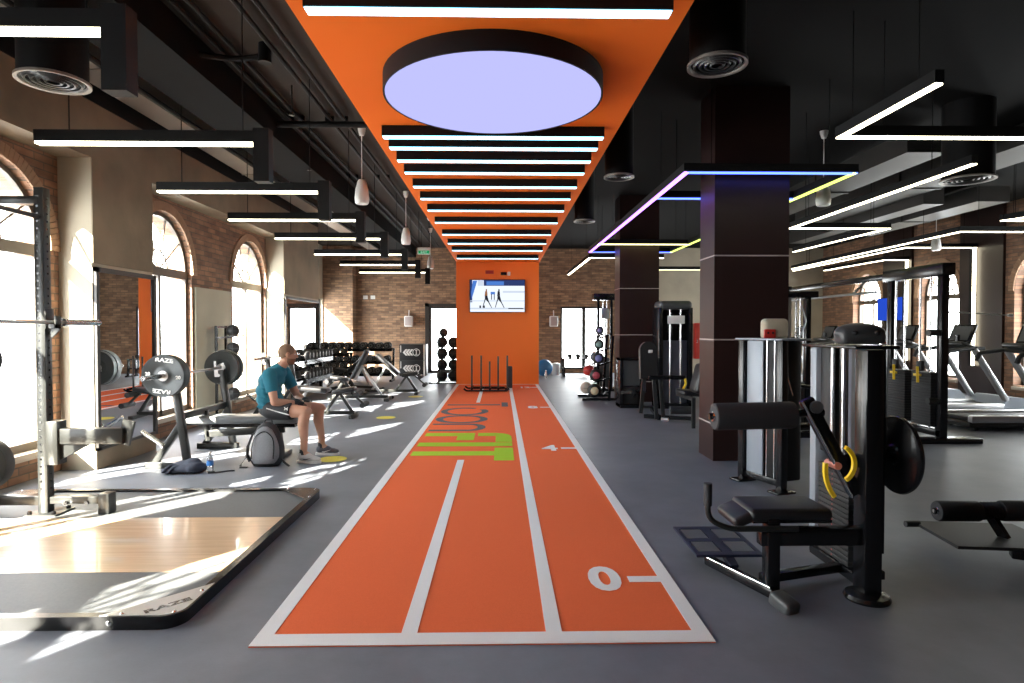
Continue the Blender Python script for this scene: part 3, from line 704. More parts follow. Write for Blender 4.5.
# ================================================================== POWER RACK (mostly beyond the left edge of the frame)
RX, RY = -3.575, 4.86
t = thing('squat_rack', 'grey steel squat rack at the left edge, standing on the platform', 'squat rack', (RX-.45, RY, ph))
def upright(x, y, top=2.6):
    h = MB().ab((x-.038, y-.038, ph), (x+.038, y+.038, top), bevel=.006); h.mi = 1
    for k in range(40):
        z = .25+k*.058
        if z < top-.05: h.cyl((x-.01, y-.0385, z), (x-.01, y-.0395, z), .009, n=8).cyl((x+.0385, y, z), (x+.0395, y, z), .009, n=8)
    for z in (2.53, 2.2): h.box((x-.012, y-.039, z), (.03, .003, .014))
    h.build('upright', ['rack_steel', 'steel_black'], t)
RB, RN = RX-.62, RY-1.12
for x in (RX, RB):
    for y in (RY, RN): upright(x, y)
for y in (RY, RN):
    MB().beam((RB, y, 2.50), (RX, y, 2.50), .06, .085, up=(0, 1, 0), bevel=.005).build('side_beam', 'rack_steel', t)
    MB().beam((RB, y, .155), (RX, y, .155), .07, .07, up=(0, 1, 0), bevel=.004).build('lower_side_beam', 'steel_dark', t)
MB().tube([(RX, RN, 2.37), (RX, RY, 2.37)], .018, 10).build('pull_up_bar', 'rack_steel', t)
MB().beam((RB, RN, 2.3), (RB, RY, 2.3), .06, .07).build('rear_crossbar', 'rack_steel', t)
MB().ab((RX-.1, RY-.1, ph), (RX+.14, RY+.12, ph+.012)).build('foot_plate', 'rack_steel', t)
b = MB()
for x, y in ((RX-.075, RY-.075), (RX+.11, RY-.075), (RX+.11, RY+.09)): b.lathe([(0, .025), (.01, .025), (.016, .018), (.016, 0), (0, 0)], (x, y, ph+.012), n=8)
b.build('bolt', 'steel_black', t)
b = MB(); b.ab((RX+.038, RY-.045, 1.50), (RX+.05, RY+.045, 1.66), bevel=.003).ab((RX+.04, RY-.03, 1.505), (RX+.115, RY+.03, 1.537)).ab((RX+.103, RY-.03, 1.505), (RX+.115, RY+.03, 1.60)).beam((RX+.05, RY, 1.45), (RX+.11, RY, 1.51), .05, .015, up=(0, 1, 0))
b.build('bar_hook', 'steel_dark', t)
# spotter arm pointing along +x
b = MB(); b.ab((RX+.04, RY-.055, .44), (RX+.13, RY+.055, .78), bevel=.006).build('arm_bracket', 'steel_dark', t)
b = MB(); b.ab((RX+.11, RY-.04, .60), (RX+.62, RY+.04, .72), bevel=.004); b.beam((RX+.61, RY, .59), (RX+.655, RY, .78), .09, .025, up=(0, 1, 0)); b.prism([(0, 0), (.24, 0), (0, -.13)], frame((RX+.12, RY+.02, .60), (1, 0, 0), (0, 0, 1)), .04)
b.build('spotter_arm', 'steel_dark', t)
b = MB(); b.ab((RX+.05, RY-.035, .13), (RX+.44, RY+.035, .185), bevel=.004).ab((RX+.43, RY-.05, ph), (RX+.515, RY+.05, .21), bevel=.006).build('foot_beam', 'rack_steel', t)
b = MB()
for x in (RX+.18, RX+.34): b.cyl((x, RY-.05, .14), (x, RY-.02, .14), .016, n=8)
b.build('bolt', 'steel_black', t)
# plates stored on the rack's inner side
def bumper(name, r, th, n=48):
    """bumper plate, axis y, centred; returns profile list"""
    return [(.026, -th/2), (.06, -th/2), (.075, -th/2+.008), (r*.52, -th/2+.010), (r*.56, -th/2+.004), (r*.88, -th/2+.004), (r*.92, -th/2), (r*.985, -th/2), (r, -th/2+.012), (r, th/2-.012), (r*.985, th/2), (r*.92, th/2), (r*.88, th/2-.004), (r*.56, th/2-.004), (r*.52, th/2-.010), (.075, th/2-.008), (.06, th/2), (.026, th/2)]
def plate(c, r, th, label, group, axis=(0, 1, 0), letters=False, m='plate'):
    t = thing('weight_plate', label, 'weight plate', c, 0, group)
    MB().lathe(bumper('', r, th), c, axis, 48, closed=True).build('disc', m, t)
    MB().lathe([(.026, -th/2-.001), (.055, -th/2-.001), (.055, th/2+.001), (.026, th/2+.001)], c, axis, 28, closed=True).build('hub', 'brushed', t)
    if letters:
        yy = c[1]-th/2+.0035
        for body, dx, dz, fx, fz, sz, sx_ in (('RAZE', .015, r*.72, (1, 0, -.12), (.12, 0, 1), .058, 1.35), ('RAZE', -.015, -r*.72, (-1, 0, .12), (-.12, 0, -1), .058, 1.35), ('20', r*.7, -.02, (1, 0, 0), (0, 0, 1), .05, 1), ('20', -r*.7, .02, (1, 0, 0), (0, 0, 1), .05, 1)):
            MB().text(body, sz, frame((c[0]+dx, yy, c[2]+dz), fx, fz), .0012, .002, sx=sx_).build('lettering', 'white_print', t)
    return t
def barbell(p, axis, half, label, group=None):
    t = thing('barbell', label, 'barbell', p, 0, group)
    a = Vector(axis); P = Vector(p)
    MB().cyl(P-a*(half-.43), P+a*(half-.43), .014, n=14).build('shaft', 'brushed', t)
    for s in (-1, 1):
        q = P+a*s*(half-.43)
        MB().cyl(q, q+a*s*.43, .025, n=18).build('sleeve', 'chrome', t)
        MB().cyl(q-a*s*.015, q+a*s*.015, .038, n=18).cyl(q+a*s*.425, q+a*s*.436, .0255, n=18).build('collar', 'chrome', t)
    return t
barbell((RX+.075, RY-.56, 1.553), (0, 1, 0), 1.1, 'steel barbell on the squat rack hooks at the left edge')
rk = COL.objects['squat_rack']
plate((RB, RY+.16, 1.25), .15, .06, 'dark weight plate at the left edge, up on the rack', 'plates stored on the squat rack')
plate((RB, RY+.18, .40), .21, .09, 'black bumper plate low at the left edge behind the rack foot', 'plates stored on the squat rack')
for z in (1.25, .40): MB().cyl((RB, RY+.02, z), (RB, RY+.34, z), .024, n=14).build('storage_peg', 'rack_steel', rk)

# ================================================================== BENCH PRESS STATIONS
def bench_press(x, y, label, pad_len=1.36, bench=True):
    t = thing('bench_press', label, 'weight bench', (x, y, 0), 0, 'flat bench press stations')
    G = 'steel_dark'
    for s in (-1, 1):
        yy = y+s*.56
        MB().beam((x+.16, yy, .03), (x+.02, yy, .99), .075, .06, up=(0, 1, 0), bevel=.006).build('upright', G, t)
        MB().beam((x-.20, yy, .04), (x+.08, yy, .46), .07, .055, up=(0, 1, 0), bevel=.006).build('brace', G, t)
        MB().ab((x-.28, yy-.04, 0), (x+.22, yy+.04, .07), bevel=.006).build('foot_beam', 'rack_steel', t)
        c = MB().prism([(-.055, -.10), (.055, -.10), (.06, .0), (.06, .075), (.035, .075), (.03, .0), (-.03, .0), (-.04, .10), (-.065, .10)], frame((x, yy-.025*1, 1.0), (1, 0, 0), (0, 0, 1)), -.006)
        c.prism([(-.055, -.10), (.055, -.10), (.06, .0), (.06, .075), (.035, .075), (.03, .0), (-.03, .0), (-.04, .10), (-.065, .10)], frame((x, yy+.045, 1.0), (1, 0, 0), (0, 0, 1)), -.006)
        c.ab((x-.055, yy-.028, .965), (x+.055, yy+.04, .985)).cyl((x, yy-.04, .92), (x, yy+.05, .92), .018, n=12)
        c.build('bar_cradle', 'brushed', t)
        MB().cyl((x-.10, yy, .25), (x-.33, yy, .40), .024, n=16).cyl((x-.085, yy, .24), (x-.105, yy, .253), .04, n=16).build('plate_peg', 'chrome', t)
    MB().beam((x+.06, y-.56, .55), (x+.06, y+.56, .55), .06, .07, bevel=.005).build('crossbar', G, t)
    if not bench: return t
    MB().beam((x+.1, y, .28), (x+1.0, y, .33), .06, .08, bevel=.005).beam((x+.08, y, .55), (x+.12, y, .2), .06, .06, bevel=.005).build('spine_beam', G, t)
    MB().beam((x+.93, y, .36), (x+.96, y, .02), .06, .06, bevel=.005).ab((x+.92, y-.25, 0), (x+1.0, y+.25, .05), bevel=.006).build('front_leg', G, t)
    MB().beam((x+.2, y, .38), (x+1.15, y, .38), .2, .03).build('pad_support', 'steel_black', t)
    b = MB(); b.box((x-.18+pad_len/2, y, .452), (pad_len, .30, .085), bevel=.035, seg=4); b.build('bench_pad', 'pad_glare', t)
    MB().ab((x-.15+.0, y-.12, .395), (x-.15+pad_len-.1, y+.12, .415)).build('pad_board', 'steel_black', t)
    return t
bench_press(-3.52, 7.18, 'bench press station holding the loaded barbell, where the man sits')
st = bench_press(-3.95, 10.95, 'steel barbell stand by the window behind the seated man', bench=False); st.name = 'barbell_stand'; MAT_OF['barbell_stand'] = MAT_OF.get('bench_press.001'); st['category'] = 'barbell stand'; del st['group']
BX, BY, BZ = -3.52, 7.18, 1.01
barbell((BX, BY, BZ), (0, 1, 0), 1.1, 'loaded barbell on the bench press behind the man', 'barbells on the left side stands')
barbell((-3.95, 10.95, 1.01), (0, 1, 0), 1.1, 'empty barbell on the far stand by the window', 'barbells on the left side stands')
plate((BX, BY-.70, BZ), .225, .085, 'big black bumper plate facing the camera on the near end of the barbell', 'bumper plates on the loaded barbell', letters=True)
plate((BX, BY-.625, BZ), .215, .06, 'bumper plate just behind the lettered one at the near barbell end', 'bumper plates on the loaded barbell')
plate((BX, BY+.70, BZ), .225, .085, 'outer bumper plate on the far end of the loaded barbell', 'bumper plates on the loaded barbell')
plate((BX, BY+.625, BZ), .215, .06, 'inner bumper plate on the far end of the loaded barbell', 'bumper plates on the loaded barbell')

# small storage tower with two balls between the windows
t = thing('storage_rack', 'slim black storage rack with two balls behind the far bumper plates', 'storage rack', (-4.45, 9.95, 0))
b = MB()
for y in (9.78, 10.12): b.beam((-4.5, y, 0), (-4.5, y, 1.55), .035, .035).beam((-4.65, y, .02), (-4.15, y, .02), .04, .04)
b.beam((-4.5, 9.78, 1.53), (-4.5, 10.12, 1.53), .03, .03).build('frame', 'steel_black', t)
b = MB()
for z in (.35, .72, 1.08, 1.36): b.beam((-4.42, 9.78, z), (-4.42, 10.12, z), .02, .02).beam((-4.2, 9.80, z+.03), (-4.2, 10.10, z+.03), .02, .02).beam((-4.5, 9.78, z), (-4.2, 9.8, z+.03), .02, .02).beam((-4.5, 10.12, z), (-4.2, 10.1, z+.03), .02, .02)
b.build('cradle', 'steel_black', t)
def ball(name, c, r, m, label, cat, group, cap=None, capdir=(0, -1, 0), seam=True):
    t = thing(name, label, cat, (c[0], c[1], c[2]-r), 0, group)
    MB().sphere(c, r, n=28).build('shell', m, t, smooth=180)
    if cap:
        d = Vector(capdir).normalized()
        MB().lathe([(0, r*1.012), (r*.3, r*.965), (r*.56, r*.835), (r*.56, r*.78), (0, r*.78)], c, d, 24).build('emblem_cap', cap, t)
    elif seam:
        b = MB(); b.lathe([(r*.995, -.004), (r*1.008, -.002), (r*1.008, .002), (r*.995, .004)], c, (0, 0, 1), 32, closed=True); b.lathe([(r*.995, -.004), (r*1.008, -.002), (r*1.008, .002), (r*.995, .004)], c, (1, .3, 0), 32, closed=True); b.build('seam', 'pad_grey', t)
    return t
for z, l in ((1.47, 'upper'), (1.19, 'lower')): ball('medicine_ball', (-4.31, 9.95, z), .1, 'rubber', '%s ball on the slim rack behind the far bumper plates' % l, 'medicine ball', 'balls on the slim rack by the window')
for z, l in ((.83, 'third ball from the top'), (.46, 'lowest ball')): ball('medicine_ball', (-4.31, 9.95, z), .1, 'rubber', '%s on the slim rack behind the far bumper plates' % l, 'medicine ball', 'balls on the slim rack by the window')

# ================================================================== MAN'S THINGS ON THE FLOOR
t = thing('backpack', 'grey and black backpack on the floor leaning against the bench', 'backpack', (-2.55, 6.72, 0), .0)
def blob(pts_fn, nu=28, nv=18):
    return pts_fn
def remesh(parts, name, m, parent, vox=.008, smooth=6, world=True, cut=None):
    """join overlapping solids into one continuous surface"""
    mb = parts; bmesh.ops.recalc_face_normals(mb.bm, faces=mb.bm.faces)
    me = bpy.data.meshes.new(name+'_tmp'); mb.bm.to_mesh(me); mb.bm.free()
    o = bpy.data.objects.new(name+'_tmp', me); COL.objects.link(o)
    r = o.modifiers.new('Remesh', 'REMESH'); r.mode = 'VOXEL'; r.voxel_size = vox; r.use_smooth_shade = True
    s = o.modifiers.new('Smooth', 'SMOOTH'); s.factor = .5; s.iterations = smooth
    dg = bpy.context.evaluated_depsgraph_get(); me2 = bpy.data.meshes.new_from_object(o.evaluated_get(dg))
    bpy.data.objects.remove(o); bpy.data.meshes.remove(me)
    out = MB(); out.bm.from_mesh(me2); bpy.data.meshes.remove(me2)
    for co, no in (cut or []):
        g = list(out.bm.verts)+list(out.bm.edges)+list(out.bm.faces)
        bmesh.ops.bisect_plane(out.bm, geom=g, plane_co=co, plane_no=no, clear_outer=True)
    return out.build(name, m, parent, smooth=180)
M['bag_grey'] = mat('grey_melange_cloth', (0.20, 0.205, 0.22), 0.9, nscale=120, namt=0.3, bump=.3, bscale=200)
M['bag_black'] = mat('black_nylon', (0.022, 0.022, 0.026), 0.7, nscale=100, namt=0.2)
bx, by = -2.56, 6.72
def loft(rings, e=2.6, n=36):
    """closed surface through superellipse rings (cx, cy, z, rx, ry)"""
    mb = MB(); R = []
    for cx, cy, z, rx, ry in rings:
        r = []
        for k in range(n):
            a = 2*PI*k/n; c_, s_ = math.cos(a), math.sin(a)
            r.append(mb.bm.verts.new((cx+rx*math.copysign(abs(c_)**(2/e), c_), cy+ry*math.copysign(abs(s_)**(2/e), s_), z)))
        R.append(r)
    for p_, q_ in zip(R, R[1:]):
        for k in range(n): mb.bm.faces.new((p_[k], p_[(k+1) % n], q_[(k+1) % n], q_[k]))
    mb.bm.faces.new(R[0][::-1]); mb.bm.faces.new(R[-1]); return mb
def bagrings(s, dy, z0, z1, ry, rx):
    out = []
    for k in range(13):
        u = k/12; z = z0+(z1-z0)*u
        w = rx*(1.0-.62*u**3.2)*(0.86+.14*min(1, u*6)); d = ry*(1-.55*u**3)*(0.8+.2*min(1, u*6))
        if k == 12: w *= .55; d *= .5
        if k == 0: w *= .9; d *= .85
        out.append((bx+.012*math.sin(u*5)*s, by+dy+z*.16, z, w, d))
    return out
loft(bagrings(1, 0, .006, .47, .105, .175)).build('body', 'bag_black', t, smooth=70)
loft(bagrings(1, -.075, .045, .43, .065, .148), 2.3).build('front_pocket', 'bag_grey', t, smooth=70)
MB().tube([(bx-.115, by-.115, .10), (bx-.12, by-.10, .22), (bx-.10, by-.075, .33), (bx, by-.055, .40), (bx+.10, by-.075, .33), (bx+.12, by-.1, .22), (bx+.115, by-.115, .1)], .005, 6, .05).build('zip', 'steel_black', t)
def ribbon(pts, w, th):
    b = MB()
    for p, q in zip(pts, pts[1:]): b.beam(p, q, w, th, up=(0, 1, .3), ext=.01)
    return b
ribbon([(bx-.08, by+.07, .42), (bx-.16, by+.03, .34), (bx-.195, by-.01, .22), (bx-.20, by-.02, .12), (bx-.17, by-.02, .06)], .012, .055).build('shoulder_strap', 'bag_black', t)
b = ribbon([(bx-.195, by-.02, .12), (bx-.26, by-.05, .02), (bx-.24, by-.10, .008), (bx-.17, by-.1, .008)], .006, .022); b.build('loose_webbing', 'bag_black', t)
b = ribbon([(bx+.13, by, .2), (bx+.17, by-.02, .10), (bx+.2, by-.03, .05), (bx+.26, by-.05, .01)], .008, .025); b.build('loose_webbing', 'bag_black', t)
MB().tube([(bx-.04, by+.055, .455), (bx-.03, by+.06, .50), (bx+.04, by+.06, .50), (bx+.05, by+.055, .45)], .008, 6, .02).build('grab_loop', 'bag_black', t)
# crumpled jacket
M['jacket'] = mat('navy_cloth', (0.045, 0.052, 0.075), 0.9, nscale=60, namt=0.25, bump=.3, bscale=90)
jx, jy = -3.28, 6.42
b = MB(); rnd = random.Random(3)
for x, y, z, sx_, sy_, sz_ in ((0, 0, .05, .16, .12, .055), (.06, .02, .09, .09, .09, .06), (.09, -.02, .06, .09, .1, .06), (-.12, -.02, .03, .12, .09, .032), (-.02, .03, .08, .1, .08, .045), (.14, .02, .05, .07, .08, .05)): b.sphere((jx+x, jy+y, z), 1, (sx_, sy_, sz_))
for k in range(9):
    a = rnd.uniform(-.9, .9); x0, y0 = jx+rnd.uniform(-.14, .16), jy-rnd.uniform(.02, .1)
    b.tube([(x0-.06*math.cos(a), y0-.03, .025), (x0, y0, .075+rnd.uniform(0, .03)), (x0+.05, y0+.08, .09)], .014, 8, .05)
o = remesh(b, 'crumpled_jacket', 'jacket', None, .008, 4); recenter(o); tag(o, 'crumpled dark blue jacket on the floor by the bench press upright', 'jacket')
# water bottle
t = thing('water_bottle', 'clear plastic water bottle with blue label beside the crumpled jacket', 'water bottle', (-3.035, 6.43, 0))
M['pet'] = mat('clear_plastic', (0.85, 0.9, 0.93), 0.08, spec=.6)
M['pet'].node_tree.nodes['Principled BSDF'].inputs['Transmission Weight'].default_value = .75
MB().lathe([(0, 0), (.028, 0), (.032, .008), (.031, .06), (.029, .065), (.032, .07), (.032, .13), (.026, .155), (.013, .178), (.013, .195), (0, .195)], (-3.035, 6.43, 0), n=24).build('bottle_body', 'pet', t)
MB().lathe([(.0325, .075), (.0335, .075), (.0335, .125), (.0325, .125)], (-3.035, 6.43, 0), n=24, closed=True).build('wrap_label', mat('blue_label', (.03, .2, .6), .4), t)
MB().lathe([(0, .19), (.0155, .19), (.0155, .212), (.013, .215), (0, .215)], (-3.035, 6.43, 0), n=20).build('cap', 'white', t)
t = thing('resistance_strap', 'thin black strap lying on the floor left of the backpack', 'strap', (-2.93, 6.42, 0))
MB().tube([(-3.0, 6.38, .008), (-2.93, 6.40, .008), (-2.86, 6.46, .008), (-2.80, 6.47, .008)], .007, 6, .04).build('cord', 'bag_black', t)
MB().cyl((-3.03, 6.37, .012), (-2.97, 6.392, .012), .012, n=10).build('grip', 'rubber', t)

# ================================================================== INCLINE BENCHES
def incline_bench(x, y, rz, label, back=58, m='pad'):
    t = thing('incline_bench', label, 'weight bench', (x, y, 0), rz, 'adjustable incline benches')
    w = MAT_OF[t.name]; 
    def P(mb, nm, mm): bmesh.ops.transform(mb.bm, matrix=w, verts=mb.bm.verts); return mb.build(nm, mm, t)
    P(MB().ab((-.62, -.03, .05), (.55, .03, .11), bevel=.006), 'base_beam', 'steel_dark')
    P(MB().ab((-.66, -.28, 0), (-.58, .28, .06), bevel=.008), 'rear_foot', 'steel_dark')
    P(MB().ab((.5, -.22, 0), (.58, .22, .06), bevel=.008), 'front_foot', 'steel_dark')
    P(MB().beam((.05, 0, .08), (.30, 0, .42), .05, .06, up=(0, 1, 0), bevel=.005).beam((.52, 0, .08), (.3, 0, .42), .05, .05, up=(0, 1, 0), bevel=.005), 'post', 'rack_steel')
    P(MB().box((.38, 0, .46), (.38, .26, .075), Euler((0, math.radians(-9), 0)), .03, 4), 'seat_pad', m)
    a = math.radians(back); d = Vector((-math.cos(a), 0, math.sin(a))); p0 = Vector((.12, 0, .46))
    c = p0+d*.34
    P(MB().box(c, (.68, .29, .08), Euler((0, a, 0)), .03, 4), 'back_pad', m)
    P(MB().beam(p0+Vector((-.05, 0, -.03)), c+Vector((-.05, 0, -.03)), .05, .05, up=(0, 1, 0)).beam(c+Vector((-.04, 0, -.05)), (-.5, 0, .09), .045, .05, up=(0, 1, 0), bevel=.004), 'back_strut', 'brushed')
    P(MB().cyl((.62, -.17, .40), (.62, .17, .40), .045, n=16).cyl((.72, -.17, .22), (.72, .17, .22), .045, n=16), 'foot_roller', 'foam')
    P(MB().beam((.5, 0, .42), (.74, 0, .20), .035, .035, up=(0, 1, 0)), 'roller_arm', 'rack_steel')
    P(MB().cyl((-.66, -.3, .03), (-.66, -.26, .03), .035, n=16).cyl((-.66, .26, .03), (-.66, .3, .03), .035, n=16), 'wheel', 'rubber')
    return t
incline_bench(-3.02, 10.4, 0, 'adjustable bench laid almost flat, seen just beyond the man knees', 5)
incline_bench(-2.98, 12.9, math.radians(180), 'incline bench with dark raised back pad facing the racks', 62)
incline_bench(-2.45, 14.1, math.radians(0), 'incline bench with tilted back pad nearest the plyometric boxes', 42)
incline_bench(-3.6, 15.2, math.radians(150), 'half hidden incline bench in front of the dumbbell racks', 35)

# ================================================================== DUMBBELL RACKS AND DUMBBELLS
def dumbbell_rack(x0, x1, y, zs, label):
    t = thing('dumbbell_rack', label, 'dumbbell rack', ((x0+x1)/2, y, 0), 0, 'black dumbbell racks')
    for x in (x0, x1):
        MB().beam((x, y+.12, 0), (x, y+.30, zs[-1]+.06), .07, .06, up=(1, 0, 0), bevel=.005).ab((x-.035, y-.28, 0), (x+.035, y+.32, .06), bevel=.006).build('end_frame', 'steel_black', t)
    for z in zs:
        f = (z-zs[0])/(zs[-1]-zs[0]+1e-6)*.12
        MB().box(((x0+x1)/2, y-.10+f, z+.01), (x1-x0, .05, .05)).box(((x0+x1)/2, y+.12+f, z+.04), (x1-x0, .05, .05)).box(((x0+x1)/2, y-.13+f, z+.02), (x1-x0, .008, .09)).build('shelf_rail', 'steel_black', t)
    return t
M['dumbbell_end'] = mat('grey_dumbbell_face', (.12, .122, .12), .45)
proto_db = thing('dumbbell', 'round black dumbbell', 'dumbbell', (0, 0, -50))
MB().cyl((0, -.07, -50), (0, .07, -50), .017, n=10).build('handle', 'chrome', proto_db)
for s in (-1, 1):
    h = MB().lathe([(0, 0), (.07, 0), (.092, .012), (.098, .03), (.098, .10), (.085, .118), (.06, .122), (0, .122)], (0, s*.065, -50), (0, s, 0), 20).build('head', 'rubber', proto_db)
    MB().lathe([(.02, .1225), (.06, .1225), (.06, .124), (.02, .124)], (0, s*.065, -50), (0, s, 0), 20, closed=True).build('end_disc', 'dumbbell_end', h)
first = [True]
def put_dumbbell(x, y, z, sc, label, group):
    o = dup(proto_db, (x, y, z), 0, label, group); o.scale = (sc, sc, sc)
num = ['first', 'second', 'third', 'fourth', 'fifth', 'sixth', 'seventh', 'eighth', 'ninth', 'tenth']
dumbbell_rack(-5.15, -3.10, 17.6, [.18, .52, .88], 'dumbbell rack along the back, ending beside the plyometric boxes')
for k in range(9):
    put_dumbbell(-5.02+k*.225, 17.58, 1.03, 1.0, '%s dumbbell from the left on the top shelf of the far rack' % num[k], 'dumbbells on the far rack')
    put_dumbbell(-5.02+k*.225, 17.52, .66, .92, '%s dumbbell from the left on the middle shelf of the far rack' % num[k], 'dumbbells on the far rack')
    put_dumbbell(-5.02+k*.225, 17.46, .33, 1.0, '%s dumbbell from the left on the lowest shelf of the far rack' % num[k], 'dumbbells on the far rack')
dumbbell_rack(-5.3, -4.02, 16.3, [.42, .80], 'shorter dumbbell rack close to the mirror, left of the far rack')
for k in range(6):
    put_dumbbell(-5.18+k*.21, 16.28, .92, .72, '%s dumbbell from the left on the upper shelf of the shorter rack' % num[k], 'dumbbells on the shorter rack')
    put_dumbbell(-5.18+k*.21, 16.22, .55, .8, '%s dumbbell from the left on the lower shelf of the shorter rack' % num[k], 'dumbbells on the shorter rack')
# third rack along the mirror wall
def rack_along_wall():
    t = thing('dumbbell_rack', 'dumbbell rack against the wall mirror behind the man head', 'dumbbell rack', (-4.05, 13.4, 0), 0, 'black dumbbell racks')
    for y in (12.45, 14.4): MB().beam((-4.2, y, 0), (-4.2, y, .92), .06, .07, bevel=.005).ab((-4.28, y-.035, 0), (-3.82, y+.035, .06), bevel=.006).build('end_frame', 'steel_black', t)
    for z in (.4, .8): MB().box((-4.16, 13.42, z+.04), (.05, 1.95, .05)).box((-3.95, 13.42, z+.01), (.05, 1.95, .05)).box((-3.92, 13.42, z+.02), (.01, 1.95, .09)).build('shelf_rail', 'steel_black', t)
rack_along_wall()
for k in range(8):
    for z, w in ((.92, 'upper'), (.52, 'lower')):
        o = dup(proto_db, (-4.05, 12.6+k*.235, z+.035), PI/2, '%s dumbbell from the camera on the %s shelf of the mirror-side rack' % (num[k], w), 'dumbbells on the mirror-side rack'); o.scale = (.85, .85, .85)
for o in [proto_db]+[c for c in COL.objects if c.parent == proto_db]+[g for c in COL.objects if c.parent == proto_db for g in COL.objects if g.parent == c]: bpy.data.objects.remove(o)

# ================================================================== PLYOMETRIC BOXES
def plyo(z0, label):
    t = thing('plyometric_box', label, 'plyometric box', (-2.78, 19.75, z0), 0, 'black plyometric boxes')
    MB().box((-2.78, 19.75, z0+.255), (.84, .56, .505), bevel=.012).build('foam_block', 'rubber', t)
    b = MB(); yf = 19.468
    F = frame((-2.78, yf, z0+.25), (1, 0, 0), (0, 0, 1))
    n = 28; cx = .12
    b.ring([(cx+.12*math.cos(2*PI*k/n), .12*math.sin(2*PI*k/n)) for k in range(n+1)], [(cx+.1*math.cos(2*PI*k/n), .1*math.sin(2*PI*k/n)) for k in range(n+1)], F, .002)
    b.prism(R4(cx-.035, cx+.035, .055, .075), F, .002).prism(R4(cx-.035, cx+.035, -.075, -.055), F, .002).prism(R4(cx-.012, cx+.012, -.06, .06), F, .002)
    for d in (-.22, -.13, -.04): b.prism([(d+.07, .10), (d, .10), (d-.09, 0), (d, -.10), (d+.07, -.10), (d-.02, 0)], F, .002)
    b.prism(R4(.345, .395, -.24, .25), F, .002); b.prism(R4(-.385, -.36, .0, .22), F, .002)
    b.build('white_print', 'white_print', t)
plyo(0, 'lower black plyometric box with white arrow print beside the back door'); plyo(.507, 'upper black plyometric box with white arrow print, stacked on the other')

# ================================================================== WALL BALL RACK LEFT OF THE ORANGE COLUMN
t = thing('ball_rack', 'black ball rack standing left of the orange column', 'ball rack', (-1.42, 16.9, 0))
for x in (-1.72, -1.19): MB().beam((x, 17.15, 0), (x, 17.15, 1.25), .04, .04).beam((x, 16.75, .03), (x, 17.3, .03), .05, .05).build('post', 'steel_black', t)
MB().ab((-1.95, 16.72, 0), (-1.1, 16.78, .03)).build('base', 'steel_black', t)
b = MB()
for z in (.06, .37, .68, .99): b.beam((-1.72, 16.80, z), (-1.19, 16.80, z), .02, .02).beam((-1.72, 17.05, z), (-1.19, 17.05, z), .02, .02)
b.build('shelf_bar', 'steel_black', t)
for i, z in enumerate((.205, .515, .825, 1.135)):
    for j, x in enumerate((-1.60, -1.29)):
        ball('wall_ball', (x, 16.92, z), .152, 'rubber', 'black ball in the %s column, %s shelf of the rack by the orange column' % (('left', 'right')[j], ('lowest', 'second', 'third', 'top')[i]), 'wall ball', 'balls on the rack left of the orange column')
ball('wall_ball', (-1.56, 16.92, 1.36+.04), .125, 'rubber', 'single ball on top of the rack left of the orange column', 'wall ball', 'balls on the rack left of the orange column')

# ================================================================== SLED
t = thing('push_sled', 'black push sled with five upright poles in front of the orange column', 'push sled', (-.27, 14.75, .016))
for y in (14.45, 15.05): MB().tube([(-.86, y, .09), (-.8, y, .04), (.16, y, .04), (.22, y, .09)], .022, 8, .05).build('runner', 'steel_black', t)
b = MB()
for x in (-.67, -.45, -.24, -.04, .14): b.beam((x, 14.45, .085), (x, 15.05, .085), .05, .05)
b.box((-.27, 14.75, .09), (.86, .12, .05)).build('deck_frame', 'steel_black', t)
for x, y, h in ((-.68, 14.75, .86), (-.455, 14.75, .86), (-.25, 14.75, .72), (-.045, 14.75, .84), (.175, 14.75, .86)):
    MB().cyl((x, y, .05), (x, y, h), .021, n=12).cyl((x, y, .06), (x, y, .1), .035, n=12).build('pole', 'steel_dark', t)
single(MB().box((.25, 15.45, .286), (.12, .3, .54), bevel=.02), 'padded_block', 'foam', 'black upright padded block standing behind the sled', 'padded block')
# ================================================================== THE SEATED MAN
def skin_mat():
    m = mat('skin', (0.50, 0.27, 0.18), 0.5, nscale=8, namt=0.08)
    b = m.node_tree.nodes['Principled BSDF']; b.inputs['Subsurface Weight'].default_value = .12; b.inputs['Subsurface Radius'].default_value = (.02, .008, .005); b.inputs['Subsurface Scale'].default_value = .3
    return m
M['skin'] = skin_mat()
M['tee'] = mat('teal_jersey', (0.012, 0.150, 0.215), 0.85, nscale=50, namt=.12, bump=.1, bscale=120)
M['shorts'] = mat('black_shorts_cloth', (0.018, 0.018, 0.022), 0.7, nscale=60, namt=.2)
M['hair'] = mat('cropped_hair', (0.24, 0.145, 0.09), 0.85, nscale=160, namt=.5, bump=.5, bscale=400)
M['beard'] = mat('short_beard', (0.17, 0.085, 0.05), 0.85, nscale=160, namt=.5, bump=.5, bscale=400)
M['shoe_grey'] = mat('pale_grey_mesh', (0.55, 0.54, 0.53), 0.7, nscale=150, namt=.1)
M['shoe_dark'] = mat('slate_mesh', (0.085, 0.09, 0.115), 0.7, nscale=150, namt=.2)
man = thing('person', 'seated man in teal t-shirt and black shorts on the bench, looking away to the right', 'person', (-2.5, 7.06, 0))
def limb(b, pts):
    for (p, r), (q, s) in zip(pts, pts[1:]):
        b.cyl(p, q, r, s, n=18); b.sphere(p, r, n=16)
    b.sphere(pts[-1][0], pts[-1][1], n=16); return b
HIP = {-1: V(-2.58, 6.95, .585), 1: V(-2.58, 7.17, .585)}
KNEE = {-1: V(-2.175, 6.86, .575), 1: V(-2.145, 7.28, .562)}
ANK = {-1: V(-2.205, 6.88, .11), 1: V(-2.125, 7.31, .11)}
SHO = {-1: V(-2.575, 6.865, .985), 1: V(-2.55, 7.265, .985)}
